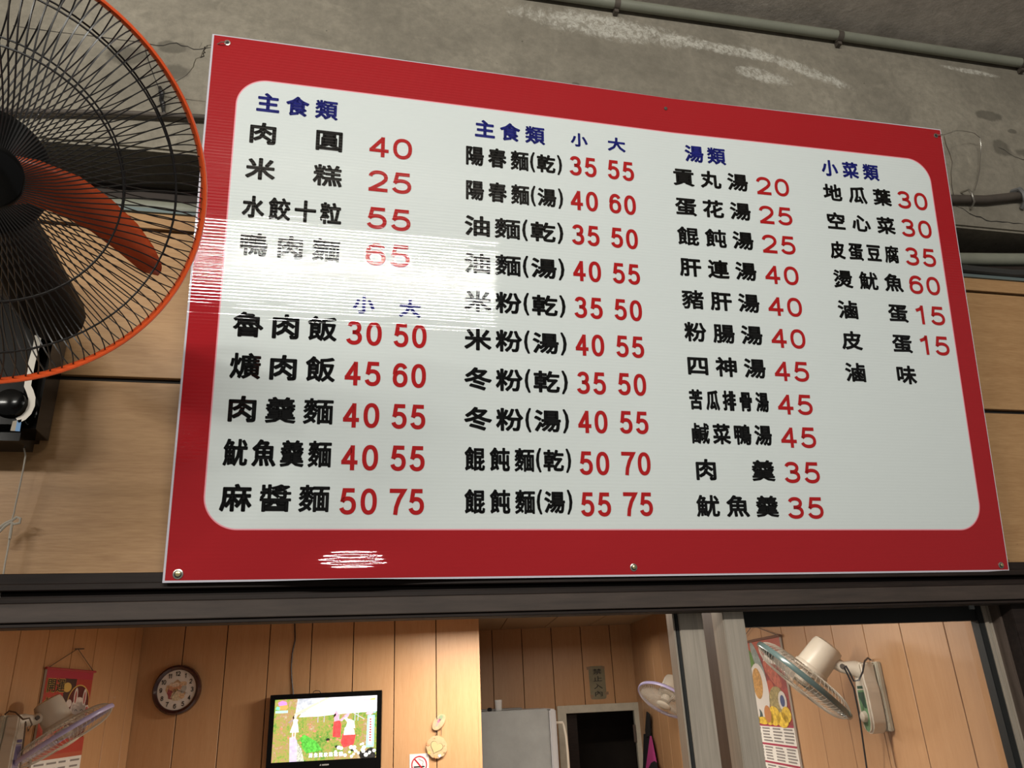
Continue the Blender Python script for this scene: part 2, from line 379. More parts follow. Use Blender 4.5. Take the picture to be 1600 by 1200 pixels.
# sagging brown pipe on the beam face
qs = [(-60, 172), (20, 174), (100, 175), (200, 177), (318, 183), (700, 235), (1100, 275), (1480, 311), (1540, 312), (1585, 307), (1680, 303)]
bp_ = tag(MB().tube([ay(x, y, -.014) for x, y in qs], [.006]*5+[.009, .010, .012, .012, .012, .012], 12).build('pipe', m_brown_pipe, smooth=True), 'dusty brown pipe running across the beam face behind the menu board', 'pipe')
for (x, y) in ((1512, 309), (1592, 308)):
    c = ay(x, y, -.014)
    MB().tube([c+V3((-.004, .012, .026)), c+V3((-.002, -.012, .018)), c+V3((0, -.017, 0)), c+V3((.004, -.012, -.022)), c+V3((.008, .008, -.03))], .0028 if x < 1550 else .007, 6).build('clamp', m_steel if x < 1550 else mat('grey_clamp', (.13, .13, .13), .5), bp_, smooth=True)

# cracks: narrow open fissures in the beam face
def fissure(pts, y, wd):
    P = [ay(a, b, y) for a, b in pts]; vs = []; fs = []
    for i, p in enumerate(P):
        w_ = wd*random.uniform(.5, 1.2)*(0.3 if i in (0, len(P)-1) else 1)
        vs += [p+V3((0, 0, w_)), p-V3((0, 0, w_))]
    for i in range(len(P)-1): fs.append((2*i, 2*i+1, 2*i+3, 2*i+2))
    return vs, fs
def jag(pts, k=4, a=2.0):
    out = []
    for i in range(len(pts)-1):
        for j in range(k):
            f_ = j/k; out.append((pts[i][0]*(1-f_)+pts[i+1][0]*f_+random.uniform(-a, a)*.5, pts[i][1]*(1-f_)+pts[i+1][1]*f_+(random.uniform(-a, a) if j else 0)))
    return out+[pts[-1]]
beam = bpy.data.objects['wall_front_beam']
for cr, wd in (([(20, 40), (90, 50), (160, 58), (245, 71), (275, 67), (303, 77), (330, 74)], .0013), ([(1494, 322), (1525, 338), (1548, 346), (1575, 347), (1600, 350)], .0018),
               ([(1560, 230), (1585, 245), (1605, 250)], .0010), ([(1184, 0), (1190, 12), (1196, 28)], .0012), ([(310, 75), (316, 66)], .0012)):
    vs, fs = fissure(jag(cr, 3, 1.6), -.0006 if cr[0][0] != 1184 else -.0006, wd)
    MB().add(vs, fs).build('crack', m_joint, beam)

# ------------------------------------------------------------------ door header and frames
hd = st(empty('door_frame', (0, -.02, 1.94)))
for nm, y0, y1, z0, z1 in (('rail', -.035, .0, 2.012, 2.030), ('rail', -.048, .01, 2.000, 2.011), ('rail', -.030, .01, 1.990, 1.999), ('rail', -.05, .01, 1.979, 1.989),
                           ('fascia', -.06, .01, 1.948, 1.978), ('lip', -.055, -.01, 1.9405, 1.9465), ('track', -.03, .0, 1.9455, 1.9475)):
    MB().mm(XL, XR, y0, y1, z0, z1).build(nm, m_bronze if nm != 'fascia' else mat('dusty_bronze_fascia', (.042, .029, .023), .7, .0, var=.3, vscale=18, stretch=(.5, 4, 4)), hd, bevel=.0012, seg=1)
def xs(px, py, y): return ay(px, py, y).x
def post(name, pxl, pxr, py, y0, y1, m, parent, ztop=1.956, bev=.0015):
    a, b = xs(pxl, py, y0), xs(pxr, py, y0)
    return MB().mm(a, b, y0, y1, 0.02, ztop).build(name, m, parent, bevel=bev, seg=2)
# left sliding sash stile
s1 = st(empty('door_1', (xs(1064, 960, .02), .03, 0)))
post('gasket', 1053, 1058.5, 962, .018, .045, m_gasket, s1)
post('glazing_bead', 1050.5, 1053, 962, .016, .05, m_alu, s1)
post('stile', 1059.5, 1097, 960, .016, .046, m_alu, s1)
MB().mm(-2.9, xs(1050, 960, .016), .02, .04, .02, .10).build('bottom_rail', m_alu, s1)
# right sash
s2 = st(empty('door_2', (xs(1140, 960, .03), .06, 0)))
post('stile', 1113, 1127, 950, .03, .085, m_bronze2, s2)
post('stile', 1127, 1160, 948, -.02, .03, m_alu, s2, 1.9455)
xa = xs(1160, 970, .03); xb = xs(1532, 970, .03)
MB().mm(xa, xb, .03, .05, ay(1300, 976, .03).z, 1.956).build('top_rail', m_gasket, s2)
post('gasket', 1530, 1540, 975, .026, .05, m_gasket, s2)
post('bead', 1541, 1547, 975, .022, .05, m_alu, s2)
post('stile', 1547, 1561, 975, .026, .05, m_alu, s2)
post('gasket', 1561, 1566, 975, .030, .05, m_gasket, s2)
post('jamb', 1566, 1586, 975, .0, .05, m_bronze2, s2)
post('jamb', 1586, 1612, 975, -.03, .05, m_bronze, s2)
MB().mm(xa, xb, .034, .046, .02, .12).build('bottom_rail', m_alu, s2)
# clear pane of the right sash
g = bpy.data.materials.new('clear_glass'); g.use_nodes = True; N, L = nodes(g); N.remove(N['Principled BSDF'])
tb = N.new('ShaderNodeBsdfTransparent'); gb = N.new('ShaderNodeBsdfGlossy'); gb.inputs['Roughness'].default_value = .02
fr = N.new('ShaderNodeFresnel'); fr.inputs[0].default_value = 1.45; mx = N.new('ShaderNodeMixShader')
L.new(fr.outputs[0], mx.inputs[0]); L.new(tb.outputs[0], mx.inputs[1]); L.new(gb.outputs[0], mx.inputs[2]); L.new(mx.outputs[0], N['Material Output'].inputs[0])
MB().mm(xa, xb, .038, .042, .12, 1.935).build('glass_pane', g, s2)
for q in ((1118, 955), (1518, 949)):
    c = ay(q[0], q[1], -.0605 if q[0] > 1500 else .029); MB().box(c, .006, .0015, .004).build('roller_hole', m_gasket, hd)

# ------------------------------------------------------------------ interior shell (its own slightly turned frame)
B1 = 3.05                                     # back wall of dining area
def ii(px, py, b): return at(px, py, YI, b)
def ix(px, py, b): return ii(px, py, b).dot(XI)
CL = ix(224, 975, B1)                         # left wall offset
PE = ix(746.5, 966, B1)                       # end of the television wall
B2 = 4.75
CR = ix(985, 973, B2)                         # right wall offset
ZC = ii(870, 979, B2).z
def ibox(x0, x1, y0, y1, z0, z1): return MB().box(IN((x0+x1)/2, (y0+y1)/2, (z0+z1)/2), (x1-x0)/2, (y1-y0)/2, (z1-z0)/2, (XI, YI, ZI))
wb = st(ibox(CL-.1, PE, B1, B1+.12, 0, ZC).build('wall_back', m_joint))
g_ = .0022
br = [ix(x, 971, B1) for x in (224, 292, 358, 424, 489, 553.5, 617, 681)]+[PE]
for a, b in zip(br, br[1:]): ibox(a+g_, b-g_, B1-.009, B1+.001, .02, ZC-.002).build('plank', m_wood_in, wb, bevel=.0015, seg=1)
ibox(PE-.012, PE+.004, B1-.012, B1+.13, .02, ZC-.002).build('corner_strip', m_wood_in, wb, bevel=.001)
# left wall
def lx(px, py): return at(px, py, XI, CL)
lw = st(ibox(CL-.12, CL, .2, B1, 0, ZC).build('wall_left', m_joint))
ys = [lx(x, 983).dot(YI) for x in (30, 75, 115, 150, 182, 210)]; stp = (ys[-1]-ys[0])/5
ys = [ys[0]-stp*k for k in range(int((ys[0]-.25)/stp), 0, -1)]+ys+[B1-.012]
for a, b in zip(ys, ys[1:]): ibox(CL-.001, CL+.009, a+g_, b-g_, .02, ZC-.002).build('plank', m_wood_in, lw, bevel=.0015, seg=1)
# far wall with kitchen doorway
DX0, DX1 = ix(876, 1105, B2), ix(992, 1105, B2); DZ = ii(935, 1106, B2).z
wk = st(empty('wall_far', IN((PE+CR)/2, B2, 0)))
ibox(PE-.1, DX0, B2, B2+.1, 0, ZC).build('backing', m_joint, wk); ibox(DX0, DX1, B2, B2+.1, DZ, ZC).build('backing', m_joint, wk); ibox(DX1, CR+.1, B2, B2+.1, 0, ZC).build('backing', m_joint, wk)
br = [PE-.1, ix(768, 978, B2), ix(814, 978, B2), ix(860, 978, B2), ix(905.5, 978, B2), ix(951, 978, B2), CR]
for a, b in zip(br, br[1:]):
    z0 = .02
    if b > DX0 and a < DX1:
        if a < DX0: ibox(a+g_, DX0, B2-.009, B2+.001, .02, DZ).build('plank', m_wood_in, wk)
        if b > DX1: ibox(DX1, b-g_, B2-.009, B2+.001, .02, DZ).build('plank', m_wood_in, wk)
        z0 = DZ+.002
    ibox(a+g_, b-g_, B2-.009, B2+.001, z0, ZC-.002).build('plank', m_wood_in, wk, bevel=.0015, seg=1)
# right wall
def rx(px, py): return at(px, py, XI, CR)
rw = st(ibox(CR, CR+.12, .3, B2, 0, ZC).build('wall_right', m_joint))
ys = [rx(x, 977).dot(YI) for x in (1222, 1259, 1301, 1351, 1409, 1479)]; ys = ys[::-1]; stp = (ys[-1]-ys[0])/5
lo = []
y = ys[0]-stp
while y > .35: lo.append(y); y -= stp
hi = []; y = ys[-1]+stp
while y < B2-.06: hi.append(y); y += stp
ys = lo[::-1]+ys+hi+[B2-.012]
for a, b in zip(ys, ys[1:]): ibox(CR-.009, CR+.001, a+g_, b-g_, .02, ZC-.002).build('plank', m_wood_in, rw, bevel=.0015, seg=1)
# ceiling of the room, in strips
cl = st(ibox(CL-.1, CR+.1, .25, B2+.1, ZC, ZC+.08).build('ceiling_room', m_joint))
m_ceil = wood('ceiling_panel_wood', (.42, .30, .19), (.36, .25, .15), 'x', .5)
n_ = 9
for k in range(n_):
    a = CL+(CR-CL)*k/n_; b = CL+(CR-CL)*(k+1)/n_
    for (c, d) in ((.3, 2.4), (2.4, B2)):
        ibox(a+.003, b-.003, c+.003, d-.003, ZC-.006, ZC+.001).build('panel', m_ceil, cl)
# wall closing the front above the opening, seen only from inside
st(MB().mm(XL, XR, .13, .16, 1.985, 2.7).build('wall_front_inner', m_wood_in))
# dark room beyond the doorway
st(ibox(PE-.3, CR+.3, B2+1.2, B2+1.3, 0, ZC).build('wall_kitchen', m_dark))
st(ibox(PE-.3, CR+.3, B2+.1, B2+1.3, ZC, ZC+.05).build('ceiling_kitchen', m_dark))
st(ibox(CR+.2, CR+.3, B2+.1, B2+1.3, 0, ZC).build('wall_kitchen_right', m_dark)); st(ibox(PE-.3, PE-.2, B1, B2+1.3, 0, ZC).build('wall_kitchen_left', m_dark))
# door frame (cream) and an open dark leaf
dr = st(empty('door_3', IN((DX0+DX1)/2, B2, 0)))
fw = .045
ibox(DX0-.03, DX0+fw-.01, B2-.03, B2+.02, 0, DZ+.02).build('jamb', m_cream, dr, bevel=.003)
ibox(DX1-.015, DX1+.035, B2-.03, B2+.02, 0, DZ+.02).build('jamb', m_cream, dr, bevel=.003)
ibox(DX1+.037, DX1+.06, B2-.024, B2+.02, 0, DZ+.02).build('architrave', m_cream, dr, bevel=.002)
ibox(DX0-.03, DX1+.035, B2-.032, B2+.02, DZ-.028, DZ+.026).build('lintel', m_cream, dr, bevel=.003)
hz = rx(992, 1145).z
c = ii(992, 1146, B2-.035); ibox(c.dot(XI)-.010, c.dot(XI)+.010, B2-.040, B2-.028, c.z-.06, c.z+.06).build('hinge', m_bronze2, dr, bevel=.003)
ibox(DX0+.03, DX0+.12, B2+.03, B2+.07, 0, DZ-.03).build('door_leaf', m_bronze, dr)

# ------------------------------------------------------------------ menu board
BW, BH = 1.7228, 1.0765
tl = .1540; by_ = .0072
BU = V3((math.cos(by_), math.sin(by_), 0)); BV = V3((0, -math.sin(tl), math.cos(tl))); BV = (BV-BU*BV.dot(BU)).normalized()
BN = BU.cross(BV)                             # towards the viewer
BO = V3((-.2906, -.06, 2.008))
def bend(u, v):
    u = min(max(u, 0), BW); v = min(max(v, 0), BH)
    k = u**1.5 if u < 1 else ((BW-u)/(BW-1.0))**1.3
    return .013*k*(v/BH)**1.6 - .0160*math.exp(-((u-.315)/.11)**2)*math.exp(-(v/.046)**2)  # last term: bulge added so the lower edge catches the tube lamp's glare
def surf(u, v, off=0.0): return BO+BU*u+BV*v+V3((0, bend(u, v), 0))+BN*off

bd = bpy.data.materials.new('printed_corrugated_plastic'); bd.use_nodes = True
def ridges(m, seed=0):
    """fine horizontal flutes of the corrugated sheet; coordinates measured on the sheet"""
    N, L = nodes(m); b = N['Principled BSDF']
    tc = N.new('ShaderNodeTexCoord')
    def dot(vec, off):
        n = N.new('ShaderNodeVectorMath'); n.operation = 'DOT_PRODUCT'; L.new(tc.outputs['Object'], n.inputs[0]); n.inputs[1].default_value = vec
        return math_(N, L, 'ADD', n.outputs['Value'], off)
    u = dot(tuple(BU), 0); v = dot(tuple(BV), 0)
    cb = N.new('ShaderNodeCombineXYZ'); L.new(math_(N, L, 'MULTIPLY', u, 5), cb.inputs[0]); L.new(math_(N, L, 'MULTIPLY', v, 230), cb.inputs[1])
    nz = N.new('ShaderNodeTexNoise'); nz.inputs['Scale'].default_value = 1; nz.inputs['Detail'].default_value = 2; L.new(cb.outputs[0], nz.inputs['Vector'])
    cb2 = N.new('ShaderNodeCombineXYZ'); L.new(math_(N, L, 'MULTIPLY', u, 3), cb2.inputs[0]); L.new(math_(N, L, 'MULTIPLY', v, 30), cb2.inputs[1])
    n2 = N.new('ShaderNodeTexNoise'); n2.inputs['Scale'].default_value = 1; n2.inputs['Detail'].default_value = 1; L.new(cb2.outputs[0], n2.inputs['Vector'])
    s = math_(N, L, 'SINE', math_(N, L, 'MULTIPLY', v, 2*math.pi/.0066))
    h = math_(N, L, 'ADD', math_(N, L, 'MULTIPLY', s, 3.7e-5), math_(N, L, 'MULTIPLY', nz.outputs['Fac'], 6e-5))
    h = math_(N, L, 'ADD', h, math_(N, L, 'MULTIPLY', n2.outputs['Fac'], 1.0e-4))
    bp = N.new('ShaderNodeBump'); bp.inputs['Strength'].default_value = 1; bp.inputs['Distance'].default_value = 1
    L.new(h, bp.inputs['Height']); L.new(bp.outputs[0], b.inputs['Normal'])
    b.inputs['Roughness'].default_value = .03; b.inputs['Specular IOR Level'].default_value = .42
    return u, v
u_, v_ = ridges(bd); N, L = nodes(bd); b = N['Principled BSDF']
PX0, PX1, PZ0, PZ1, PR = .0575, 1.670, .0905, .983, .058
qx = math_(N, L, 'SUBTRACT', math_(N, L, 'ABSOLUTE', math_(N, L, 'SUBTRACT', u_, (PX0+PX1)/2)), (PX1-PX0)/2-PR)
qy = math_(N, L, 'SUBTRACT', math_(N, L, 'ABSOLUTE', math_(N, L, 'SUBTRACT', v_, (PZ0+PZ1)/2)), (PZ1-PZ0)/2-PR)
qx = math_(N, L, 'MAXIMUM', qx, 0.0); qy = math_(N, L, 'MAXIMUM', qy, 0.0)
sd = math_(N, L, 'SUBTRACT', math_(N, L, 'SQRT', math_(N, L, 'ADD', math_(N, L, 'MULTIPLY', qx, qx), math_(N, L, 'MULTIPLY', qy, qy))), PR)
rp = N.new('ShaderNodeValToRGB'); rp.color_ramp.interpolation = 'CONSTANT'
e = rp.color_ramp.elements; e[0].position = 0; e[0].color = (.65, .705, .705, 1); e[1].position = .5; e[1].color = (.80, .32, .38, 1)
x = e.new(.5+.0022*5); x.color = (.35, .014, .019, 1)
L.new(math_(N, L, 'ADD', math_(N, L, 'MULTIPLY', sd, 5), .5), rp.inputs[0]); m1 = math_(N, L, 'MAXIMUM', math_(N, L, 'LESS_THAN', u_, .0036), math_(N, L, 'LESS_THAN', v_, .0035))
m1 = math_(N, L, 'MAXIMUM', m1, math_(N, L, 'MAXIMUM', math_(N, L, 'GREATER_THAN', u_, BW-.0014), math_(N, L, 'GREATER_THAN', v_, BH-.0022)))
mxm = N.new('ShaderNodeMix'); mxm.data_type = 'RGBA'; L.new(m1, mxm.inputs[0]); L.new(rp.outputs[0], mxm.inputs[6]); mxm.inputs[7].default_value = (.55, .53, .60, 1)
L.new(mxm.outputs[2], b.inputs['Base Color'])
m_edge = mat('white_sheet_edge', (.72, .70, .74), .4)
board = tag(empty('menu_board', BO), 'large red bordered white menu board with Chinese dishes and prices hanging above the door', 'menu board')
nu, nv = 96, 72
us = [BW*i/nu for i in range(nu+1)]; vs_ = [BH*(j/nv)**1.25 for j in range(nv+1)]
vs = [surf(u, v) for v in vs_ for u in us]; fs = [(j*(nu+1)+i, j*(nu+1)+i+1, (j+1)*(nu+1)+i+1, (j+1)*(nu+1)+i) for j in range(nv) for i in range(nu)]
me = MB(); me.add(vs, fs)
o = me.build('printed_face', bd, board, smooth=True)
T_ = .005
e = MB()
rim = [(u, 0) for u in us]+[(BW, v) for v in vs_[1:]]+[(u, BH) for u in us[::-1][1:]]+[(0, v) for v in vs_[::-1][1:-1]]
n = len(rim); e.add([surf(u, v, .0002) for u, v in rim]+[surf(u, v, -T_) for u, v in rim], [(i, n+i, n+(i+1) % n, (i+1) % n) for i in range(n)])
e.build('sheet_edge', m_edge, board)
me = MB(); me.add([surf(u, v, -T_) for v in vs_ for u in us], fs); me.build('sheet_back', m_edge, board, smooth=True)
def ink(name, c):
    m = bpy.data.materials.new(name); m.use_nodes = True; ridges(m); m.node_tree.nodes['Principled BSDF'].inputs['Base Color'].default_value = (*c, 1); return m
INK = {'k': ink('black_vinyl_ink', (.006, .006, .006)), 'r': ink('dark_red_ink', (.40, .012, .014)), 'b': ink('navy_ink', (.012, .016, .17))}
fn = lambda u, v: surf(u, v, .0007)
def T(kind, s, u0, u1, vc, h=47, gap=10):
    put_text({'k': 'dish_name', 'r': 'price', 'b': 'heading'}[kind], s, INK[kind], board, fn, u0/1000, u1/1000, vc/1000, h/1000, gap/1000)
T('b', '主食類', 94, 254, 935, 44, 12); T('b', '小', 299, 341, 521, 38); T('b', '大', 388, 431, 519, 38)
for k, s, c, g in (('肉 圓', '40', 866, 0), ('米 糕', '25', 788, 0), ('水餃十粒', '55', 706, 7), ('鴨肉麵', '65', 628, 15)):
    if ' ' in k:
        a, b2 = k.split(' '); T('k', a, 83, 139, c, 47); T('k', b2, 211, 268, c, 47)
    else: T('k', k, 82, 270, c, 47, g)
    T('r', s, 320, 407, c-1, 47, 9)
for k, a, b2, c, g in (('魯肉飯', '30', '50', 467, 13), ('爌肉飯', '45', '60', 387, 13), ('肉羹麵', '40', '55', 306, 13), ('魷魚羹麵', '40', '55', 226, 7), ('麻醬麵', '50', '75', 145, 13)):
    T('k', k, 82, 271, c, 49, g); T('r', a, 289, 356, c-5, 48, 8); T('r', b2, 379, 443, c-5, 48, 7)
T('b', '主食類', 539, 695, 935, 43, 11); T('b', '小', 754, 793, 937, 34); T('b', '大', 840, 882, 937, 35)
for k, p_, a, b2, c in (('陽春麵', '乾', '35', '55', 869), ('陽春麵', '湯', '40', '60', 789), ('油麵', '乾', '35', '50', 708), ('油麵', '湯', '40', '55', 626), ('米粉', '乾', '35', '50', 544),
                        ('米粉', '湯', '40', '55', 463), ('冬粉', '乾', '35', '50', 382), ('冬粉', '湯', '40', '55', 302), ('餛飩麵', '乾', '50', '70', 223), ('餛飩麵', '湯', '55', '75', 142)):
    if len(k) == 3:
        T('k', k, 519, 657, c, 46, 9); T('k', '(', 660, 671, c, 48); T('k', p_, 675, 717, c, 43); T('k', ')', 721, 732, c, 48)
    else:
        T('k', k[0], 518, 573, c, 46); T('k', k[1], 581, 636, c, 46); T('k', '(', 640, 652, c, 49); T('k', p_, 658, 713, c, 45); T('k', ')', 717, 730, c, 49)
    dz = 3 if c > 850 else (-4 if c < 250 else 1)
    T('r', a, 749, 811, c+dz, 47, 7); T('r', b2, 837, 899, c+dz+1, 47, 7)
T('b', '湯類', 1026, 1127, 937, 43, 9)
for k, a, c, g in (('貢丸湯', '20', 875, 15), ('蛋花湯', '25', 802, 15), ('餛飩湯', '25', 730, 15), ('肝連湯', '40', 656, 15), ('豬肝湯', '40', 581, 15), ('粉腸湯', '40', 507, 15), ('四神湯', '45', 432, 15),
                   ('苦瓜排骨湯', '45', 358, 7), ('鹹菜鴨湯', '45', 286, 7), ('肉 羹', '35', 211, 0), ('魷魚羹', '35', 137, 15)):
    if ' ' in k: T('k', '肉', 995, 1045, c, 44); T('k', '羹', 1123, 1176, c, 44)
    else: T('k', k, 993, 1177, c, 44, g)
    T('r', a, 1198, 1281, c-3, 45, 10)
T('b', '小菜類', 1373, 1527, 936, 43, 12)
for k, a, c, g in (('地瓜葉', '30', 872, 17), ('空心菜', '30', 799, 17), ('皮蛋豆腐', '35', 726, 9), ('燙魷魚', '60', 655, 17), ('滷 蛋', '15', 581, 0), ('皮 蛋', '15', 508, 0), ('滷 味', '', 434, 0)):
    if ' ' in k: T('k', k[0], 1372, 1424, c, 44); T('k', k[2], 1502, 1554, c, 44)
    else: T('k', k, 1370, 1552, c, 44, g)
    if a == '15': T('r', '1', 1577, 1597, c-1, 46, 0); T('r', '5', 1615, 1653, c-1, 46, 0)
    elif a: T('r', a, 1569, 1652, c-1, 46, 10)
# eyelets and screws
m_brass = mat('brass_screw', (.62, .55, .30), .3, .8)
for u, v, big in ((.024, .014, 1), (.852, .017, .85), (1.703, .013, .8)):
    ey = MB().lathe(surf(u, v, .0003), BN, [(.0085*big, 0), (.0085*big, .0012), (.0062*big, .002)], 20).build('eyelet', m_steel, board, smooth=True)
    MB().lathe(surf(u, v, .001), BN, [(.0062*big, 0), (.0062*big, .0014)], 16).build('washer', m_gasket, ey)
    MB().lathe(surf(u+.0004, v+.0006, .002), BN, [(.0044*big, 0), (.0044*big, .002), (.0018, .003)], 14).build('screw', m_brass, ey, smooth=True)
for u, v in ((.030, 1.060), (1.706, 1.057)):
    MB().lathe(surf(u, v, .0003), BN, [(.006, 0), (.006, .001), (.004, .0013)], 16).build('eyelet', m_steel, board, smooth=True)
    MB().lathe(surf(u, v, .0015), BN, [(.0036, 0), (.0036, .0004)], 12).build('hole', m_gasket, board)
MB().lathe(surf(.987, 1.047, .0003), BN, [(.0042, 0), (.0042, .0015), (.002, .0025)], 12).build('nail', m_brown_pipe, board, smooth=True)

# hanging wires
def jit(pts, a=.002, k=3):
    out = []
    for i in range(len(pts)-1):
        for j in range(k):
            q = pts[i].lerp(pts[i+1], j/k); out.append(q+V3([random.uniform(-a, a) for _ in range(3)])*(1 if j else .3))
    return out+[pts[-1]]
h1 = surf(.030, 1.060, .003)
pw = [h1, h1+V3((-.010, -.004, -.006)), ay(335, 72, -.215), ay(324, 71, -.20), ay(318, 79, -.17), ay(315, 88, -.15), ay(306, 92, -.12), ay(302, 104, -.10), ay(290, 118, -.07), ay(268, 132, -.04), ay(254, 141, -.02), ay(252, 152, -.004)]
wr = tag(MB().tube(jit(pw, .0012, 2), .0011, 6).build('hanging_wire', m_steel, smooth=True), 'twisted steel wire tying the top left corner of the menu board to the beam', 'wire')
MB().tube(jit([ay(324, 71, -.20), ay(320, 76, -.185), ay(318, 84, -.165), ay(313, 90, -.145)], .003, 4), .0010, 5).build('twist', m_blackw, wr, smooth=True)
MB().tube([ay(227, 77, -.006), ay(232, 95, -.02), ay(240, 118, -.02), ay(250, 142, -.008)], .0010, 5).build('strand', m_blackw, wr, smooth=True)
MB().tube(jit([ay(250, 136, -.012), ay(252, 144, -.02), ay(254, 160, -.012), ay(256, 175, -.008), ay(254, 182, -.006)], .003, 3), [.004, .005, .006, .006, .005, .005, .006, .005, .004, .004, .003, .003, .002], 7).build('knot', m_blackw, wr, smooth=True)
h2 = surf(1.706, 1.057, .003)
pw = [h2, h2+V3((.012, -.003, .001)), ay(1474, 211, -.17), ay(1483, 208, -.13), ay(1494, 204, -.09), ay(1508, 205, -.06), ay(1522, 208, -.04), ay(1531, 215, -.03), ay(1533, 228, -.02), ay(1532, 245, -.015), ay(1531, 265, -.015), ay(1528, 280, -.015), ay(1523, 297, -.015)]
wr = tag(MB().tube(pw, .0011, 6).build('hanging_wire', m_steel, smooth=True), 'looped thin wire from the top right corner of the menu board to the pipe', 'wire')
pw = [ay(1475, 213, -.17), ay(1478, 226, -.15), ay(1484, 240, -.12), ay(1488, 254, -.10), ay(1486, 270, -.08), ay(1487, 290, -.05), ay(1490, 306, -.022)]
MB().tube(pw, .0012, 6).build('strand', m_steel, wr, smooth=True)

# ------------------------------------------------------------------ fans
def frame_of(n):
    n = V3(n).normalized(); a = V3((0, 0, 1)).cross(n)
    if a.length < .05: a = V3((1, 0, 0))
    a.normalize(); return n, a, n.cross(a)
def fan_head(root, c, n, R, df, db, nw, mats, rw=.0011, swirl=.10, blades=3, ringr=.008, rings=(.55, .8), rings_b=None, motor=(.055, .11), hubr=.06, blade_rot=0, blade_poly=None, wire_seg=10, ring_flat=1.0):
    n, a, b = frame_of(n); c = V3(c)
    def P(r, th, h): return c+a*(r*math.cos(th))+b*(r*math.sin(th))+n*h
    # front and back cages: domed profiles ending at the ring
    def prof(t, d):                                       # t 0 (hub) .. 1 (ring)
        return d*(1-t**5)**(.8) if t < 1 else 0
    for nm, d, sg, r0, sw in (('front_guard', df, 1, hubr*.95, swirl), ('back_guard', db, -1, hubr*1.05, -swirl)):
        mb = MB()
        for k in range(nw):
            th = 2*math.pi*k/nw; pts = []
            for i in range(wire_seg+1):
                t = (i/wire_seg)**.7; r = r0+(R-r0)*t
                pts.append(P(r, th+sw*4*t*(1-t)*.5+sw*t, sg*prof(t, d)))
            mb.tube(pts, rw, 4, cap=False)
        g1 = mb.build(nm, mats['wire'], root, smooth=True); g1['kind'] = 'stuff'
        for q in (rings if sg > 0 else (rings_b or rings)):
            t = q; r = r0+(R-r0)*t
            MB().tube([P(r, 2*math.pi*k/64, sg*prof(t, d)) for k in range(64)], rw*1.25, 5, closed=True).build('guard_hoop', mats['wire'], root, smooth=True)
        if sg > 0:
            MB().lathe(c+n*(d-.004), n, [(hubr, 0), (hubr, .004), (hubr*.85, .009), (hubr*.4, .011)], 32).build('hub_cap', mats['cap'], root, smooth=True)
        else:
            MB().tube([P(r0, 2*math.pi*k/40, -d) for k in range(40)], rw*1.6, 5, closed=True).build('guard_hoop', mats['wire'], root, smooth=True)
    # ring
    mb = MB(); nr = 96; m_ = 10; vs = []; fs = []
    for k in range(nr):
        th = 2*math.pi*k/nr
        for j in range(m_):
            ph = 2*math.pi*j/m_; vs.append(P(R+ringr*.55*math.cos(ph), th, ringr*ring_flat*math.sin(ph)))
    for k in range(nr):
        for j in range(m_): fs.append((k*m_+j, k*m_+(j+1) % m_, ((k+1) % nr)*m_+(j+1) % m_, ((k+1) % nr)*m_+j))
    mb.add(vs, fs).build('ring', mats['ring'], root, smooth=True)
    # blades
    for q in range(blades):
        th0 = blade_rot+2*math.pi*q/blades
        if blade_poly:
            ca, sa = math.cos(2*math.pi*q/blades), math.sin(2*math.pi*q/blades)
            top = []; 
            for (x, y, h) in blade_poly: top.append(c+a*(x*ca-y*sa)+b*(x*sa+y*ca)+n*h)
            nn = len(top)//2; vs = []; fs = []
            # two rails (leading, trailing) lofted with camber
            for i in range(nn):
                A, Bq = top[i], top[-1-i]
                for j in range(6):
                    f_ = j/5; vs.append(A.lerp(Bq, f_)+n*(.010*math.sin(math.pi*f_)))
            for i in range(nn-1):
                for j in range(5): fs.append((i*6+j, i*6+j+1, (i+1)*6+j+1, (i+1)*6+j))
        else:
            vs = []; fs = []; L_ = 12
            for i in range(L_+1):
                t = i/L_; r = hubr*.7+(R*.9-hubr*.7)*t; wd = (.30+.75*math.sin(math.pi*min(1, t*.80+.12)))*.52*(1 if t < .98 else .6)
                for j in range(6):
                    f_ = j/5-.5; vs.append(P(r, th0+f_*wd*1.25+t*.25, (f_*.055*(1.1-.5*t))-.002))
            for i in range(L_):
                for j in range(5): fs.append((i*6+j, i*6+j+1, (i+1)*6+j+1, (i+1)*6+j))
        me_ = MB().add(vs, fs).build('blade', mats['blade'], root, smooth=True)
        md = me_.modifiers.new('thickness', 'SOLIDIFY'); md.thickness = .002
    MB().lathe(c-n*.012, n, [(hubr*.6, -.012), (hubr*.72, 0), (hubr*.68, .02), (hubr*.3, .026)], 24).build('hub', mats['hub'], root, smooth=True)
    MB().lathe(c-n*db, n, [(.012, .045+0), (.012, db)], 12).build('shaft', mats['wire'], root, smooth=True)
    r_, l_ = motor
    MB().lathe(c-n*(db-.004), n, [(r_*1.0, 0), (r_*1.06, -.006), (r_*1.04, -.016), (r_*.97, -.02), (r_*.93, -l_*.85), (r_*.86, -l_*.96), (r_*.70, -l_), (r_*.2, -l_-.001)], 32).build('motor_housing', mats['motor'], root, smooth=True)
    return n, a, b, P

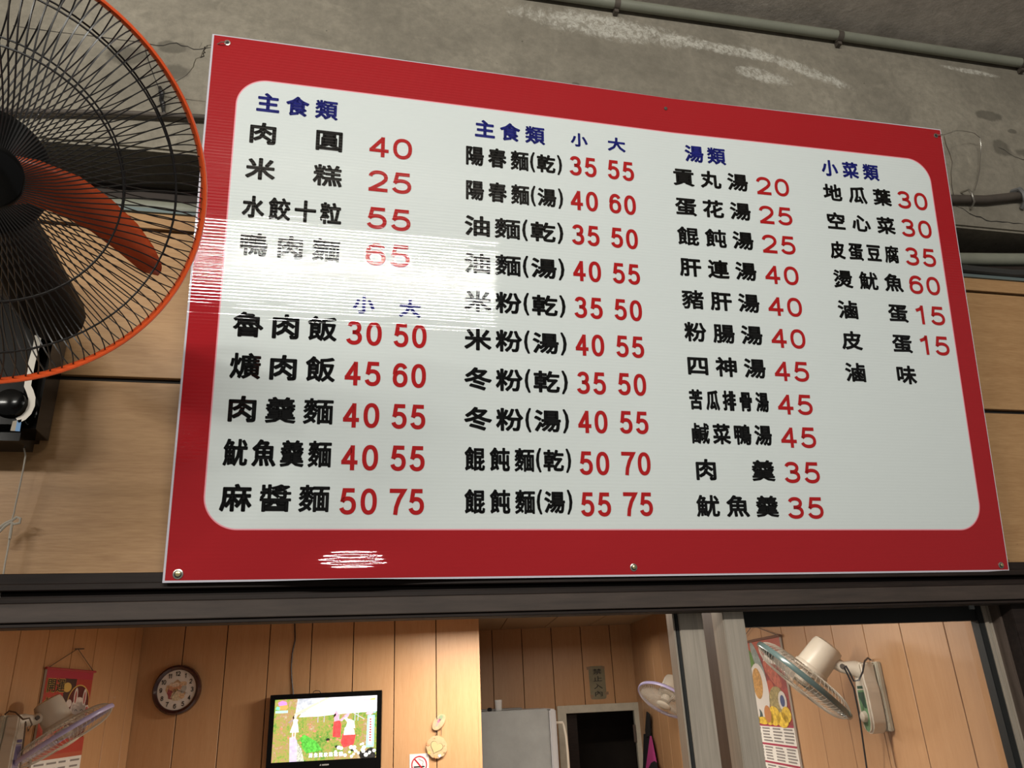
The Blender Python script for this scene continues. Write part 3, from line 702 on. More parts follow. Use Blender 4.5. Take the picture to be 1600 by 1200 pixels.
# big black and orange fan
C1 = V3((-.4194, -.6548, 2.3878)); az, el = rad(30.4), rad(-33.5)
N1 = V3((math.sin(az)*math.cos(el), -math.cos(az)*math.cos(el), math.sin(el)))
box_r = ay(107, 560, 0).x; zb0 = ay(40, 712, 0).z; zb1 = ay(90, 418, -.10).z
f1 = tag(empty('wall_fan', (box_r-.07, 0, zb0)), 'large black wall fan with an orange ring and orange blades left of the menu board', 'fan')
nn, fa, fb = frame_of(N1)
up_px = [(-8, 238), (60, 250), (125, 276), (175, 312), (215, 350), (240, 385), (252, 410)]
dn_px = [(-8, 322), (45, 318), (100, 338), (150, 366), (190, 398), (222, 425), (247, 431)]
def pl(q, h):
    P_ = at(q[0], q[1], nn, C1.dot(nn)+h); d = P_-C1; return (d.dot(fa), d.dot(fb), h)
poly = [pl(q, .012) for q in up_px]+[pl(q, -.012) for q in dn_px[::-1]]
fan_head(f1, C1, N1, .2475, .034, .060, 112, dict(wire=m_blackw, cap=m_black, ring=m_orange, blade=m_blade, hub=m_black, motor=m_black_matt), rw=.0010, swirl=.26,
         ringr=.0065, rings=(.50, .80), rings_b=(.58, .87), motor=(.075, .10), hubr=.040, blade_poly=poly, wire_seg=14, ring_flat=1.3)
mback = C1-N1*.16
ctrl = MB().box((box_r-.095, -.055, (zb0+zb1)/2), .095, .055, (zb1-zb0)/2).build('control_box', m_black, f1, bevel=.022, seg=4)
MB().tube([(box_r-.10, -.07, zb1-.03), (box_r-.11, -.11, zb1+.02), (mback.x+.01, -.22, mback.z-.05), mback+V3((0, .03, -.02)), mback+N1*.03], [.045, .046, .046, .048, .05], 14).build('arm', m_black_matt, f1, smooth=True)  # arm, thickened so its black fills the shaded area behind the guard
MB().tube([C1-N1*.09+V3((0, 0, .06)), C1-N1*.13+V3((0, .02, .10)), C1-N1*.15+V3((0, .03, .06))], .012, 8).build('carry_loop', m_black, f1, smooth=True)
# J-shaped silver decal with a blue foot, round knob
yb = -.1106
kx, kz = ay(17, 631, yb).x, ay(17, 631, yb).z
dec = [(61, 516), (57, 540), (50, 565), (46, 585), (43, 603), (47, 612), (50, 622), (49, 634), (44, 645), (37, 652), (27, 657)]
lo_, hi_ = [], []
for i, (x, y) in enumerate(dec):
    p_ = ay(x, y, yb); q_ = ay(*(dec[i+1] if i < len(dec)-1 else dec[i]), yb); r_ = ay(*(dec[i-1] if i else dec[i]), yb)
    t_ = (q_-r_).normalized(); s_ = V3((t_.z, 0, -t_.x))*.0055; lo_.append(p_-s_); hi_.append(p_+s_)
vs = lo_+hi_; k = len(lo_)
MB().add(vs, [(i, i+1, k+i+1, k+i) for i in range(k-1)]).build('decal', mat('silver_decal', (.52, .48, .42), .35, .2), ctrl)
a_, b_, c_, d_2 = ay(20, 658, yb), ay(34, 655, yb), ay(31, 674, yb), ay(16, 673, yb)
MB().add([a_, (a_+b_)/2, (c_+d_2)/2, d_2], [(0, 1, 2, 3)]).build('decal', mat('tan_decal', (.36, .30, .22), .4), ctrl)
MB().add([(a_+b_)/2, b_, c_, (c_+d_2)/2], [(0, 1, 2, 3)]).build('decal', mat('blue_decal', (.10, .30, .62), .4), ctrl)
MB().lathe((kx, -.110, kz), (0, -1, 0), [(.026, 0), (.024, .010), (.014, .014)], 24).build('knob', m_black, ctrl, smooth=True)
# speed cord of the fan and the knotted string beside it
pc = [V3((ay(40, 705, -.03).x, -.045, zb0+.01)), ay(40, 712, -.045), ay(33, 750, -.04), ay(24, 790, -.035), ay(19, 812, -.03), ay(12, 860, -.03), ay(4, 905, -.03), ay(-4, 950, -.03), ay(-8, 1010, -.07)]
m_string = mat('grey_string', (.42, .38, .32), .8)
sg = tag(MB().tube(jit(pc, .0008, 2), .0014, 6).build('string', m_string, smooth=True), 'thin grey string hanging from the large fan past the wood boards', 'string')
for ps in ([(18, 814), (26, 808), (32, 810), (31, 817), (22, 819), (17, 816)], [(17, 816), (8, 822), (-2, 832), (-10, 842)], [(18, 813), (9, 817), (0, 824), (-8, 832)], [(19, 818), (17, 830), (15, 842)], [(16, 814), (6, 819), (-6, 828)]):
    MB().tube([ay(x, y, -.033) for x, y in ps], .0022, 6).build('bow', m_string, sg, smooth=True)

# room fans
def axis_from_image(px, py, dx, dy, s):
    v = ray(px, py).normalized(); g = (RT*dx-UP*dy).normalized(); g = (g-v*g.dot(v)).normalized(); return (g*math.sqrt(1-s*s)-v*s).normalized()
def room_fan(cpx, dist, imgdir, s, R, wallside, base_top, base_bot, ringm, label, sticker, cord=True, nw=64, motor=(.056, .115), bottom=None, basew=.036):
    v = ray(*cpx).normalized(); c = CP+v*dist; n = axis_from_image(*cpx, *imgdir, s)
    off = CL+.009 if wallside < 0 else CR-.009; sgn = 1 if wallside < 0 else -1      # sgn: direction away from wall along XI
    top = at(*base_top, XI, off+sgn*.0); bot = at(*base_bot, XI, off+sgn*.0)
    yb_ = (top.dot(YI)+bot.dot(YI))/2; z1, z0 = top.z, bot.z
    root = tag(empty('wall_fan', XI*off+YI*yb_+ZI*z0), label, 'fan', 'white wall fans in the dining room')
    mats = dict(wire=m_wire, cap=m_white_pl, ring=ringm, blade=m_clear, hub=m_white_pl, motor=m_white_pl)
    fan_head(root, c, n, R, R*.20, R*.20, nw, mats, rw=.0008, swirl=.02, ringr=.009, rings=(.45,), motor=motor, hubr=.042, wire_seg=8)
    # backplate, body with a rounded foot
    ax = (XI, YI, ZI)
    MB().box(XI*(off+sgn*.008)+YI*yb_+ZI*(z0+z1)/2, .008, basew*1.1, (z1-z0)/2, ax).build('back_plate', m_cream, root, bevel=.003)
    h_ = z1-z0; w0 = basew
    outl = [(-w0*.75, z1), (w0*.75, z1), (w0*.8, z0+h_*.72), (w0, z0+h_*.6), (w0, z0+h_*.18)]
    outl += [(w0*math.cos(t), z0+h_*.16-w0*1.1*math.sin(t)) for t in (0.4, .8, 1.2, 1.57, 1.95, 2.35, 2.75)]
    outl += [(-w0, z0+h_*.18), (-w0, z0+h_*.6), (-w0*.8, z0+h_*.72)]
    body = MB().prism([XI*(off+sgn*.016)+YI*(yb_+a)+ZI*z for a, z in outl], XI*sgn*.050).build('body', m_white_pl, root, bevel=.006, seg=3)
    f0 = off+sgn*.0662
    def st_(pts, mm_, nm='decal'): return MB().add([XI*(f0+sgn*.0004)+YI*(yb_+a*w0)+ZI*(z0+h_*b) for a, b in pts], [tuple(range(len(pts)))]).build(nm, mm_, body)
    st_([(-.55, .60), (.55, .60), (.62, .50), (.62, .14), (.35, .03), (0, .0), (-.35, .03), (-.62, .14), (-.62, .50)], sticker[0])
    dk = MB().add([XI*(f0+sgn*.0008)+YI*(yb_+a*w0)+ZI*(z0+h_*b) for a, b in [(-.5, .66), (.5, .66), (.5, .62), (-.5, .62)]], [(0, 1, 2, 3)]); dk.build('decal', sticker[1], body)
    dk = MB().add([XI*(f0+sgn*.0008)+YI*(yb_+a*w0)+ZI*(z0+h_*b) for a, b in [(-.55, .57), (.55, .57), (.55, .50), (-.2, .34), (-.55, .34)]], [(0, 1, 2, 3, 4)]); dk.build('decal', sticker[1], body)
    MB().lathe(XI*f0+YI*yb_+ZI*(z0+h_*.22), XI*sgn, [(.017, 0), (.016, .012), (.010, .015)], 20).build('knob', m_white_pl, body, smooth=True)
    mb_ = c-n*(R*.20+motor[1]*.55)
    st0 = XI*(off+sgn*.045)+YI*yb_+ZI*(z1-.028)
    d2 = (mb_-st0); mid = st0+d2*.5+ZI*-.01
    MB().tube([st0, st0+d2*.22, mid, st0+d2*.8, mb_], [.028, .024, .019, .022, .026], 12).build('arm', m_white_pl, root, smooth=True)
    MB().lathe(mid-(n.cross(d2)).normalized()*.024, n.cross(d2), [(.008, 0), (.008, .05)], 10).build('pivot_screw', m_brown_pipe, root)
    return root, c, n, off, yb_, z0, z1
gr = (mat('green_sticker', (.12, .26, .12), .5), mat('dark_green_sticker', (.02, .07, .04), .5))
vi = (mat('grey_violet_sticker', (.30, .27, .42), .5), mat('dark_violet_sticker', (.14, .12, .26), .5))
rf = room_fan((1255, 1062), 2.92, (-.60, .80), .06, .173, 1, (1370, 1034), (1385, 1142), m_teal, 'white wall fan with grey green ring and green control panel on the right wall', gr)
lf = room_fan((100, 1148), 3.72, (.46, .89), .05, .185, -1, (8, 1118), (-12, 1235), m_lav, 'white wall fan with lavender ring in front of the red calendar on the left wall', vi)
mf = room_fan((1040, 1094), 4.95, (-.36, .93), .42, .165, 1, (1086, 1072), (1090, 1128), m_lav, 'white wall fan with lavender ring seen beside the aluminium door post', vi)
# power leads
off, yb_, z0, z1 = rf[3:]
def rp_(px, py, o_): return at(px, py, XI, CR-.009-o_)
m_cord = mat('black_cord', (.010, .010, .016), .4)
pc = [rp_(1360, 1031, .004), rp_(1356, 1028, .02), rp_(1351, 1033, .05), rp_(1348, 1050, .08), rp_(1342, 1063, .10), rp_(1334, 1064, .11), rp_(1328, 1052, .12), rp_(1322, 1041, .12), rp_(1319, 1043, .12), rp_(1325, 1055, .11), rp_(1334, 1075, .10), rp_(1343, 1120, .08), rp_(1355, 1205, .06), rp_(1375, 1330, .04)]
tag(MB().tube(pc, .0028, 8).build('power_cord', m_cord, smooth=True), 'black cord looping over the arm of the right fan and hanging down', 'cord')
pc = [rp_(1386, 1138, .006), rp_(1390, 1155, .004), rp_(1395, 1180, .004), rp_(1400, 1205, .004), rp_(1425, 1330, .004)]
tag(MB().tube(pc, .0028, 8).build('power_cord', mat('tan_cord', (.50, .32, .18), .6), smooth=True), 'tan cord running down the wall below the right fan box', 'cord')
def lp_(px, py, o_): return at(px, py, XI, CL+.009+o_)
pc = [lp_(8, 1116, .01), lp_(14, 1111, .03), lp_(24, 1113, .06), lp_(36, 1124, .10), lp_(46, 1122, .13), lp_(50, 1132, .13), lp_(44, 1142, .12), lp_(40, 1128, .12), lp_(38, 1150, .10), lp_(30, 1210, .05)]
tag(MB().tube(pc, .0028, 8).build('power_cord', mat('brown_cord', (.10, .07, .05), .5), smooth=True), 'brown cord wrapped around the arm of the left fan', 'cord')

# ------------------------------------------------------------------ wall clock
cc = ii(278, 1078, B1-.010); ck = tag(empty('wall_clock', cc), 'round wall clock with dark brown rim and black numerals', 'clock')
E1 = -YI
RC = abs(ii(316, 1078, B1-.01).dot(XI)-cc.dot(XI))
cc2 = cc
MB().lathe(cc, E1, [(RC*.97, 0), (RC, .012), (RC*.97, .028), (RC*.90, .034), (RC*.80, .028), (RC*.78, .020)], 64).build('rim', mat('dark_mahogany', (.035, .009, .010), .15, coat=.5), ck, smooth=True)
MB().lathe(cc, E1, [(RC*.785, .018), (RC*.785, .0215)], 64).build('dial', mat('dial_white', (.66, .62, .58), .4), ck)
# printed still life in the middle, in loose patches of colour
cols = [(.55, .28, .16), (.62, .42, .26), (.30, .07, .08), (.42, .40, .36), (.60, .50, .34), (.50, .33, .20), (.36, .22, .14), (.66, .52, .40)]
mps = [mat('dial_picture', c, .5, var=.35, vscale=120) for c in cols]
def cf(a, b, h): return cc+XI*a+ZI*b+E1*h
rr = random.Random(3)
pic = MB()
for k, (x, y, w_, h_, i) in enumerate(((0, 0, .40, .36, 5), (-.22, -.12, .14, .26, 2), (.18, .02, .22, .2, 3), (-.04, .10, .26, .16, 0), (.02, -.22, .24, .16, 4), (-.12, .20, .22, .1, 7), (.26, .24, .14, .10, 1), (.24, -.24, .12, .1, 1), (-.06, -.02, .12, .06, 6), (.10, -.06, .10, .08, 7), (-.24, .08, .08, .10, 0), (.02, -.36, .18, .06, 4))):
    ps = [cf(RC*(x+w_*(1+.22*rr.uniform(-1, 1))*math.cos(t*.5236)), RC*(y+h_*(1+.22*rr.uniform(-1, 1))*math.sin(t*.5236)), .0218+k*.0001) for t in range(12)]
    MB().add(ps, [tuple(range(12))]).build('dial_picture', mps[i], ck)
for h in range(1, 13):
    th = math.pi/2-h*math.pi/6; s = str(h); wd = RC*(.11 if len(s) == 1 else .20); x = RC*.635*math.cos(th); y = RC*.635*math.sin(th)
    if h == 1: wd = RC*.06
    if h in (10, 12): wd = RC*.19
    if h == 11: wd = RC*.14
    put_text('numeral', s, m_ink, ck, lambda u, v: cf(u, v, .0232), x-wd/2, x+wd/2, y, RC*.185, RC*.02, r_abs=RC*.008)
for th, l, wd in ((rad(240), .34, .018), (rad(-18), .50, .012)):
    d = V3((math.cos(th), math.sin(th), 0)); q = V3((-d.y, d.x, 0))*wd
    MB().prism([cf(RC*(d.x*s*l+q.x*t), RC*(d.y*s*l+q.y*t), .025) for s, t in ((-.15, -1), (-.15, 1), (1, .3), (1, -.3))], E1*.0008).build('hand', m_brown_pipe, ck)
MB().lathe(cf(0, 0, .024), E1, [(.003, 0), (.003, .003)], 12).build('pin', m_gold, ck)

# ------------------------------------------------------------------ television
def tv(px, py, d=0.0): return ii(px, py, B1-.075-d)
tl_, tr_ = tv(423, 1086), tv(597, 1078.5)
x0, x1, zt = tl_.dot(XI), tr_.dot(XI), (tl_.z+tr_.z)/2
stl, sbr = tv(430, 1093), tv(588, 1184)
sx0, sx1 = stl.dot(XI), tv(589.5, 1087).dot(XI); sz1 = (tv(430, 1093).z+tv(590, 1087).z)/2; sz0 = (tv(424, 1191.5).z+tv(587, 1184).z)/2
sx0 = (stl.dot(XI)+tv(424, 1191.5).dot(XI))/2
zb = sz0-(zt-sz1)*2.2
tvo = tag(empty('television', IN((x0+x1)/2, B1, zb)), 'flat black television showing people in a flower garden', 'television')
yf = B1-.075
MB().box(IN((x0+x1)/2, yf+.025, (zb+zt)/2), (x1-x0)/2, .022, (zt-zb)/2, (XI, YI, ZI)).build('casing', m_black, tvo, bevel=.004)
for (a, b2, c, d) in ((x0, sx0, zb, zt), (sx1, x1, zb, zt), (sx0, sx1, sz1, zt), (sx0, sx1, zb, sz0)):
    ibox(a, b2, yf-.006, yf+.004, c, d).build('bezel', m_black, tvo, bevel=.0015)
ibox((x0+x1)/2-.08, (x0+x1)/2+.08, yf+.045, B1-.008, (zb+zt)/2-.08, (zb+zt)/2+.08).build('wall_mount', m_gasket, tvo)
def em(name, c, s=1.0, var=0, vs=40): return mat(name, c, .6, emit=s, var=var, vscale=vs, spec=.2)
SW, SH = sx1-sx0, sz1-sz0
# screen picture: procedural garden
sm = bpy.data.materials.new('lit_screen'); sm.use_nodes = True; N, L = nodes(sm); b = N['Principled BSDF']; b.inputs['Base Color'].default_value = (0, 0, 0, 1); b.inputs['Roughness'].default_value = .3
tc = N.new('ShaderNodeTexCoord')
def nz(sc, det=4, ro=.6):
    n = N.new('ShaderNodeTexNoise'); n.inputs['Scale'].default_value = sc; n.inputs['Detail'].default_value = det; n.inputs['Roughness'].default_value = ro; L.new(tc.outputs['Object'], n.inputs['Vector']); return n.outputs['Fac']
r1 = N.new('ShaderNodeValToRGB'); r1.color_ramp.elements[0].position = .34; r1.color_ramp.elements[0].color = (.05, .22, .02, 1); r1.color_ramp.elements[1].position = .66; r1.color_ramp.elements[1].color = (1, .95, .55, 1)
q = r1.color_ramp.elements.new(.45); q.color = (.30, .62, .10, 1); q = r1.color_ramp.elements.new(.53); q.color = (.75, .72, .15, 1); q = r1.color_ramp.elements.new(.60); q.color = (.9, .45, .25, 1)
L.new(math_(N, L, 'ADD', math_(N, L, 'MULTIPLY', nz(70, 5, .8), .62), math_(N, L, 'MULTIPLY', nz(9, 2), .42)), r1.inputs[0])
L.new(r1.outputs[0], b.inputs['Emission Color']); b.inputs['Emission Strength'].default_value = .85
scrn = ibox(sx0, sx1, yf-.001, yf+.002, sz0, sz1).build('screen', sm, tvo)
scr = bpy.context.scene.objects
def sp(pts, m, k, nm='screen_picture'):
    return MB().add([IN(sx0+SW*a, yf-.0012-k*.00008, sz0+SH*b_) for a, b_ in pts], [tuple(range(len(pts)))]).build(nm, m, scrn)
W_ = em('screen_white', (.92, .93, 1), 1.15)
sp([(.22, 1), (1, 1), (1, .74), (.60, .72), (.45, .70), (.24, .70), (.30, .86)], W_, 1)
sp([(.22, 1), (.34, 1), (.40, .93), (.30, .78), (.20, .72)], em('screen_grey', (.55, .60, .68), 1, .3, 60), 2)
gl_ = em('screen_line', (.45, .48, .62), 1)
def ln(a, b_, w_=.004, m=gl_, k=3):
    dx, dy = b_[0]-a[0], b_[1]-a[1]; l = math.hypot(dx, dy); nx, ny = -dy/l*w_, dx/l*w_*1.6
    sp([(a[0]-nx, a[1]-ny), (b_[0]-nx, b_[1]-ny), (b_[0]+nx, b_[1]+ny), (a[0]+nx, a[1]+ny)], m, k)
ln((.20, .74), (.52, 1), .012, em('screen_cream', (.75, .75, .50), 1)); ln((.50, 1), (.88, .62), .003); ln((.42, .76), (.56, .90), .003)
for x in (.43, .49, .61, .635, .79, .82): ln((x, .97), (x-.005, .60), .003)
ln((.44, .86), (1, .92), .002); ln((.55, .76), (1, .80), .003)
sp([(.17, 0), (.24, 0), (.235, .32), (.21, .40), (.16, .38)], em('screen_path', (.62, .55, .80), 1, .2, 50), 3)
sp([(.24, 0), (.31, 0), (.28, .2), (.235, .30)], em('screen_gravel', (.52, .56, .48), 1, .6, 160), 3)
wf_ = em('screen_dress', (.88, .80, .92), 1.1, .08, 60)
sp([(.160, .46), (.245, .46), (.238, .56), (.228, .62), (.235, .66), (.205, .69), (.185, .66), (.188, .60), (.175, .54)], wf_, 5); sp([(.180, .36), (.192, .36), (.196, .47), (.182, .47)], em('screen_skin', (.85, .68, .62), 1), 5); sp([(.206, .36), (.218, .36), (.220, .47), (.206, .47)], bpy.data.materials['screen_skin'], 5); sp([(.208+.014*math.cos(t*.785), .715+.032*math.sin(t*.785)) for t in range(8)], bpy.data.materials['screen_skin'], 6)
sp([(.185, .66), (.195, .70), (.19, .74), (.18, .70)], m_ink, 7); sp([(.196, .70), (.205, .75), (.222, .745), (.228, .72), (.215, .735)], wf_, 8); ln((.14, .62), (.185, .66), .006, em('screen_arm', (.45, .35, .4), .7), 6)
sp([(.33, .12), (.48, .16), (.42, .30), (.30, .42), (.26, .36), (.29, .2)], em('screen_leaf', (.10, .48, .06), 1, .5, 90), 3)
rd = em('screen_red_dress', (.95, .06, .06), 1.1, .3, 70); pk = em('screen_pink', (.95, .35, .48), 1.1, .2, 90)
sp([(.575, .36), (.65, .34), (.655, .55), (.64, .62), (.58, .60), (.575, .48)], rd, 5)
sp([(.585, .60), (.63, .62), (.62, .74), (.60, .78), (.58, .72)], pk, 6); sp([(.575, .66), (.60, .70), (.60, .74), (.58, .72)], m_ink, 7)
sp([(.63, .62), (.68, .68), (.73, .76), (.71, .70), (.66, .60)], pk, 6)
sp([(.68, .18), (.78, .22), (.80, .38), (.76, .42), (.67, .40), (.655, .26)], rd, 5); sp([(.68, .38), (.79, .38), (.78, .46), (.74, .54), (.69, .50)], em('screen_blouse', (.92, .72, .92), 1.1, .15, 90), 7)
sp([(.70, .50), (.79, .48), (.78, .60), (.72, .64)], em('screen_parasol', (.80, .84, .95), 1.1, .1, 60), 6); ln((.69, .66), (.76, .52), .014, em('screen_stem', (.60, .75, .55), 1), 8)
sp([(.68, .70), (.74, .74), (.72, .67), (.69, .64)], pk, 8)
blk = em('screen_shadow', (.03, .03, .03), .3, .8, 160)
for (x, y, w_) in ((.88, .07, .05), (.95, .10, .05), (.78, .14, .03), (.62, .20, .02), (.53, .32, .02), (.92, .03, .08)):
    sp([(x+w_*math.cos(t), y+w_*1.3*math.sin(t)*rr.uniform(.6, 1.1)) for t in [k_*math.pi/4 for k_ in range(8)]], blk, 6)
wl_ = em('screen_blossom', (.78, .86, .82), 1.05, .4, 150)
for k_ in range(26):
    x, y, w_ = rr.uniform(.60, .99), rr.uniform(.02, .24), rr.uniform(.010, .022)
    sp([(x+w_*math.cos(t), min(.99, max(.005, y+w_*1.6*math.sin(t)))) for t in [j*math.pi/3 for j in range(6)]], wl_, 9)
for k_ in range(30):
    x, y, w_ = rr.uniform(.01, .98), rr.uniform(.25, .64), rr.uniform(.005, .012)
    sp([(x+w_*math.cos(t), y+w_*1.6*math.sin(t)) for t in [j*math.pi/3 for j in range(6)]], em('screen_bloom', (1, .25, .18), 1) if k_ == 0 else bpy.data.materials['screen_bloom'], 4)
cy_ = em('screen_cyan', (.28, .80, .86), 1.1)
sp([(.90, .17), (.975, .17), (.98, .68), (.91, .68)], cy_, 10); sp([(.92, .21), (.955, .21), (.96, .65), (.925, .65)], em('screen_strip', (.95, .90, .95), 1.1), 11)
for k_ in range(9): sp([(.93, .60-k_*.042), (.948, .60-k_*.042), (.948, .628-k_*.042), (.93, .628-k_*.042)], rd, 12)
sp([(.89, .70), (.94, .68), (.965, .72), (.95, .76), (.91, .75)], pk, 11); sp([(.96, .71), (.99, .72), (.985, .76)], em('screen_blue', (.25, .55, .9), 1), 11)
sp([(.04, .90), (.09, .88), (.12, .91), (.11, .96), (.07, .98), (.03, .95)], em('screen_magenta', (.95, .30, .75), 1.1), 11)
sp([(.05, .84), (.11, .83), (.13, .87), (.12, .91), (.05, .90)], em('screen_orange', (1, .40, .12), 1.1), 12); sp([(.01, .84), (.05, .83), (.05, .88), (.02, .89)], em('screen_mint', (.25, .8, .6), 1), 12)
sp([(.01, .78), (.13, .78), (.13, .82), (.01, .82)], em('screen_mint_light', (.5, .88, .75), 1), 12)
sp([(.93, .925), (.98, .93), (.985, .965), (.93, .95)], bpy.data.materials['screen_orange'], 12)
for k_ in range(3): sp([(.87+k_*.02, .92), (.885+k_*.02, .92), (.885+k_*.02, .95), (.87+k_*.02, .95)], pk, 12)
put_text('caption', '男生買玫瑰花禮', em('screen_caption_edge', (.25, .25, .22), .4), scrn, lambda u, v: IN(sx0+u, yf-.0026, sz0+v), SW*.352, SW*.680, SH*.086, SH*.078, SW*.008, r_abs=.0030)
put_text('caption', '男生買玫瑰花禮', em('screen_caption', (1, 1, 1), 1.3), scrn, lambda u, v: IN(sx0+u, yf-.0029, sz0+v), SW*.354, SW*.678, SH*.086, SH*.068, SW*.010, r_abs=.0009)
# maker's mark on the lower bezel: small triangle and a grey word-like bar
m_logo = mat('silver_print', (.35, .35, .35), .4)
lz = (sz0+zb)/2+.006; lxx = sx0+SW*.46
MB().add([IN(lxx, yf-.0066, lz-.004), IN(lxx+.010, yf-.0066, lz-.004), IN(lxx+.006, yf-.0066, lz+.005)], [(0, 1, 2)]).build('maker_mark', m_logo, tvo)
MB().add([IN(lxx+.013, yf-.0066, lz-.004), IN(lxx+.048, yf-.0066, lz-.004), IN(lxx+.048, yf-.0066, lz+.003), IN(lxx+.013, yf-.0066, lz+.003)], [(0, 1, 2, 3)]).build('maker_mark', m_logo, tvo)
pc = [ii(460, 960, B1-.014), ii(460.5, 975, B1-.014), ii(461, 1000, B1-.014), ii(456.5, 1022, B1-.014), ii(455, 1045, B1-.014), ii(456, 1062, B1-.014), ii(458, 1082, B1-.016), ii(459, 1100, B1-.02)]
tag(MB().tube(pc, .0032, 8).build('cable', m_cord, smooth=True), 'black cable running down the panelled wall to the television', 'cable')
pc = [ii(489, 1084, B1-.05), ii(490, 1080.5, B1-.05), ii(494, 1079, B1-.05), ii(499, 1079.5, B1-.05), ii(502, 1084, B1-.05)]
MB().tube(pc, .002, 6).build('lead', m_cord, tvo, smooth=True)

# ------------------------------------------------------------------ hanging plaques and no-smoking sign
def pq(px, py, d=.012): return ii(px, py, B1-.009-d)
m_plaq = mat('painted_wood', (.50, .34, .19), .5, var=.12, vscale=60)
ov = tag(empty('hanging_plaque', pq(685.5, 1128)), 'tilted oval wooden plaque hanging on the wall right of the television', 'ornament')
c0, aA, bB = pq(686, 1128), V3(), V3()
def ell(cx_, cy_, A, B, rot, h, nseg=40, d=.012):
    ps = []
    for k in range(nseg):
        t = 2*math.pi*k/nseg; x = A*math.cos(t); y = B*math.sin(t); ps.append(pq(cx_+x*math.cos(rot)-y*math.sin(rot), cy_+x*math.sin(rot)+y*math.cos(rot), d))
    return ps
r_ = rad(-56)
MB().prism(ell(685.7, 1128.5, 14.6, 8, r_, 0, d=.004), E1*.010).build('disc', m_plaq, ov, bevel=.002)
MB().prism(ell(685.7, 1128.2, 12.6, 6.4, r_, 0, d=.014), E1*.0006).build('face', mat('plaque_face', (.46, .32, .20), .5, var=.2, vscale=50), ov)
for (x, y, a, b2, c) in ((688.5, 1121.5, 5, 3, (.22, .28, .16)), (686, 1126, 4, 2, (.40, .14, .22)), (683, 1132, 3.4, 1.8, (.55, .26, .24))):
    MB().prism(ell(x, y, a, b2, r_, 0, 16, d=.0148), E1*.0005).build('flower', mat('painted_flower', c, .5), ov)
MB().tube([pq(682.5, 1118.5, .004), pq(682.4, 1121, .014), pq(683, 1123.5, .015)], .0022, 6).build('hook', m_gasket, ov, smooth=True)
sc = tag(empty('hanging_plaque', pq(682, 1168)), 'round scalloped wooden plaque with a heart below the oval plaque', 'ornament')
ps = []
for k in range(96):
    t = 2*math.pi*k/96; R_ = 15.9+.9*abs(math.sin(t*5.5))-.5; ps.append(pq(682.3+R_*math.cos(t)*1.02, 1167.3+R_*1.12*math.sin(t), .004))
MB().prism(ps, E1*.010).build('disc', m_plaq, sc, bevel=.0015)
def heart(s, d):
    out = []
    for k in range(40):
        t = 2*math.pi*k/40; x = 16*math.sin(t)**3; y = -(13*math.cos(t)-5*math.cos(2*t)-2*math.cos(3*t)-math.cos(4*t)); a = rad(22)
        x, y = x*s*.60, y*s*.66
        out.append(pq(681.6+x*math.cos(a)-y*math.sin(a), 1167.5+x*math.sin(a)+y*math.cos(a), d))
    return out
MB().prism(heart(1.06, .0145), E1*.0006).build('heart_outline', mat('heart_outline', (.14, .12, .06), .5), sc)
MB().prism(heart(.98, .0152), E1*.0008).build('heart', mat('heart_paint', (.48, .38, .19), .5), sc)
for (x, y, c) in ((669, 1163, (.80, .28, .14)), (670.5, 1176, (.85, .45, .15)), (680.5, 1182.5, (.85, .32, .14)), (687, 1181, (.75, .78, .78)), (679, 1153.5, (.35, .25, .12)), (694.5, 1165, (.35, .25, .12)), (694, 1176, (.30, .18, .08))):
    big = 2.3 if c[0] > .5 else .8
    MB().prism([pq(x+big*(1+.3*math.sin(5*t))*math.cos(t), y+big*(1+.3*math.sin(5*t))*math.sin(t), .0152) for t in [k*2*math.pi/20 for k in range(20)]], E1*.0012).build('flower', mat('painted_flower', c, .5), sc)
for xa_, ya, yb2 in ((680.6, 1139, 1151), (683.4, 1140, 1150), (689.6, 1136, 1149.5)):
    MB().tube([pq(xa_, ya, .008), pq(xa_, yb2, .008)], .0012, 6).build('cord', m_brown_pipe, sc, smooth=True)
ns = tag(empty('no_smoking_sign', pq(655, 1215)), 'white no smoking sign with a red prohibition ring below the scalloped plaque', 'sign')
a_, b_ = pq(640, 1178.5, 0), pq(670, 1177, 0); sx_, sx2 = a_.dot(XI), b_.dot(XI); sw = sx2-sx_; zt_ = (a_.z+b_.z)/2
ibox(sx_, sx2, B1-.011, B1-.0092, zt_-sw*1.35, zt_).build('plate', mat('white_sign_sheet', (.66, .63, .64), .35), ns)
def nsP(a, b2, k=0): return IN(sx_+sw*a, B1-.0113-k*.0002, zt_+sw*b2)
ri = []
for k in range(48):
    t = 2*math.pi*k/48; ri.append((math.cos(t), math.sin(t)))
cxs, cys = .5, -.52
vs = [nsP(cxs+.41*x, cys+.42*y) for x, y in ri]+[nsP(cxs+.35*x, cys+.36*y) for x, y in ri]
m_rs = mat('sign_red', (.42, .008, .02), .4)
MB().add(vs, [(i, (i+1) % 48, 48+(i+1) % 48, 48+i) for i in range(48)]).build('prohibition_ring', m_rs, ns)
MB().add([nsP(.24, -.27, 1), nsP(.30, -.23, 1), nsP(.78, -.78, 1), nsP(.72, -.82, 1)], [(0, 1, 2, 3)]).build('bar', m_rs, ns)
MB().tube([nsP(a, b2, 1) for a, b2 in ((.48, -.22), (.52, -.28), (.60, -.31), (.68, -.34), (.72, -.40), (.69, -.46), (.66, -.50), (.70, -.54), (.70, -.60))], .0008, 5).build('smoke_line', m_ink, ns)
MB().add([nsP(.22, -.58, 0), nsP(.78, -.58, 0), nsP(.78, -.65, 0), nsP(.22, -.65, 0)], [(0, 1, 2, 3)]).build('cigarette', m_ink, ns)

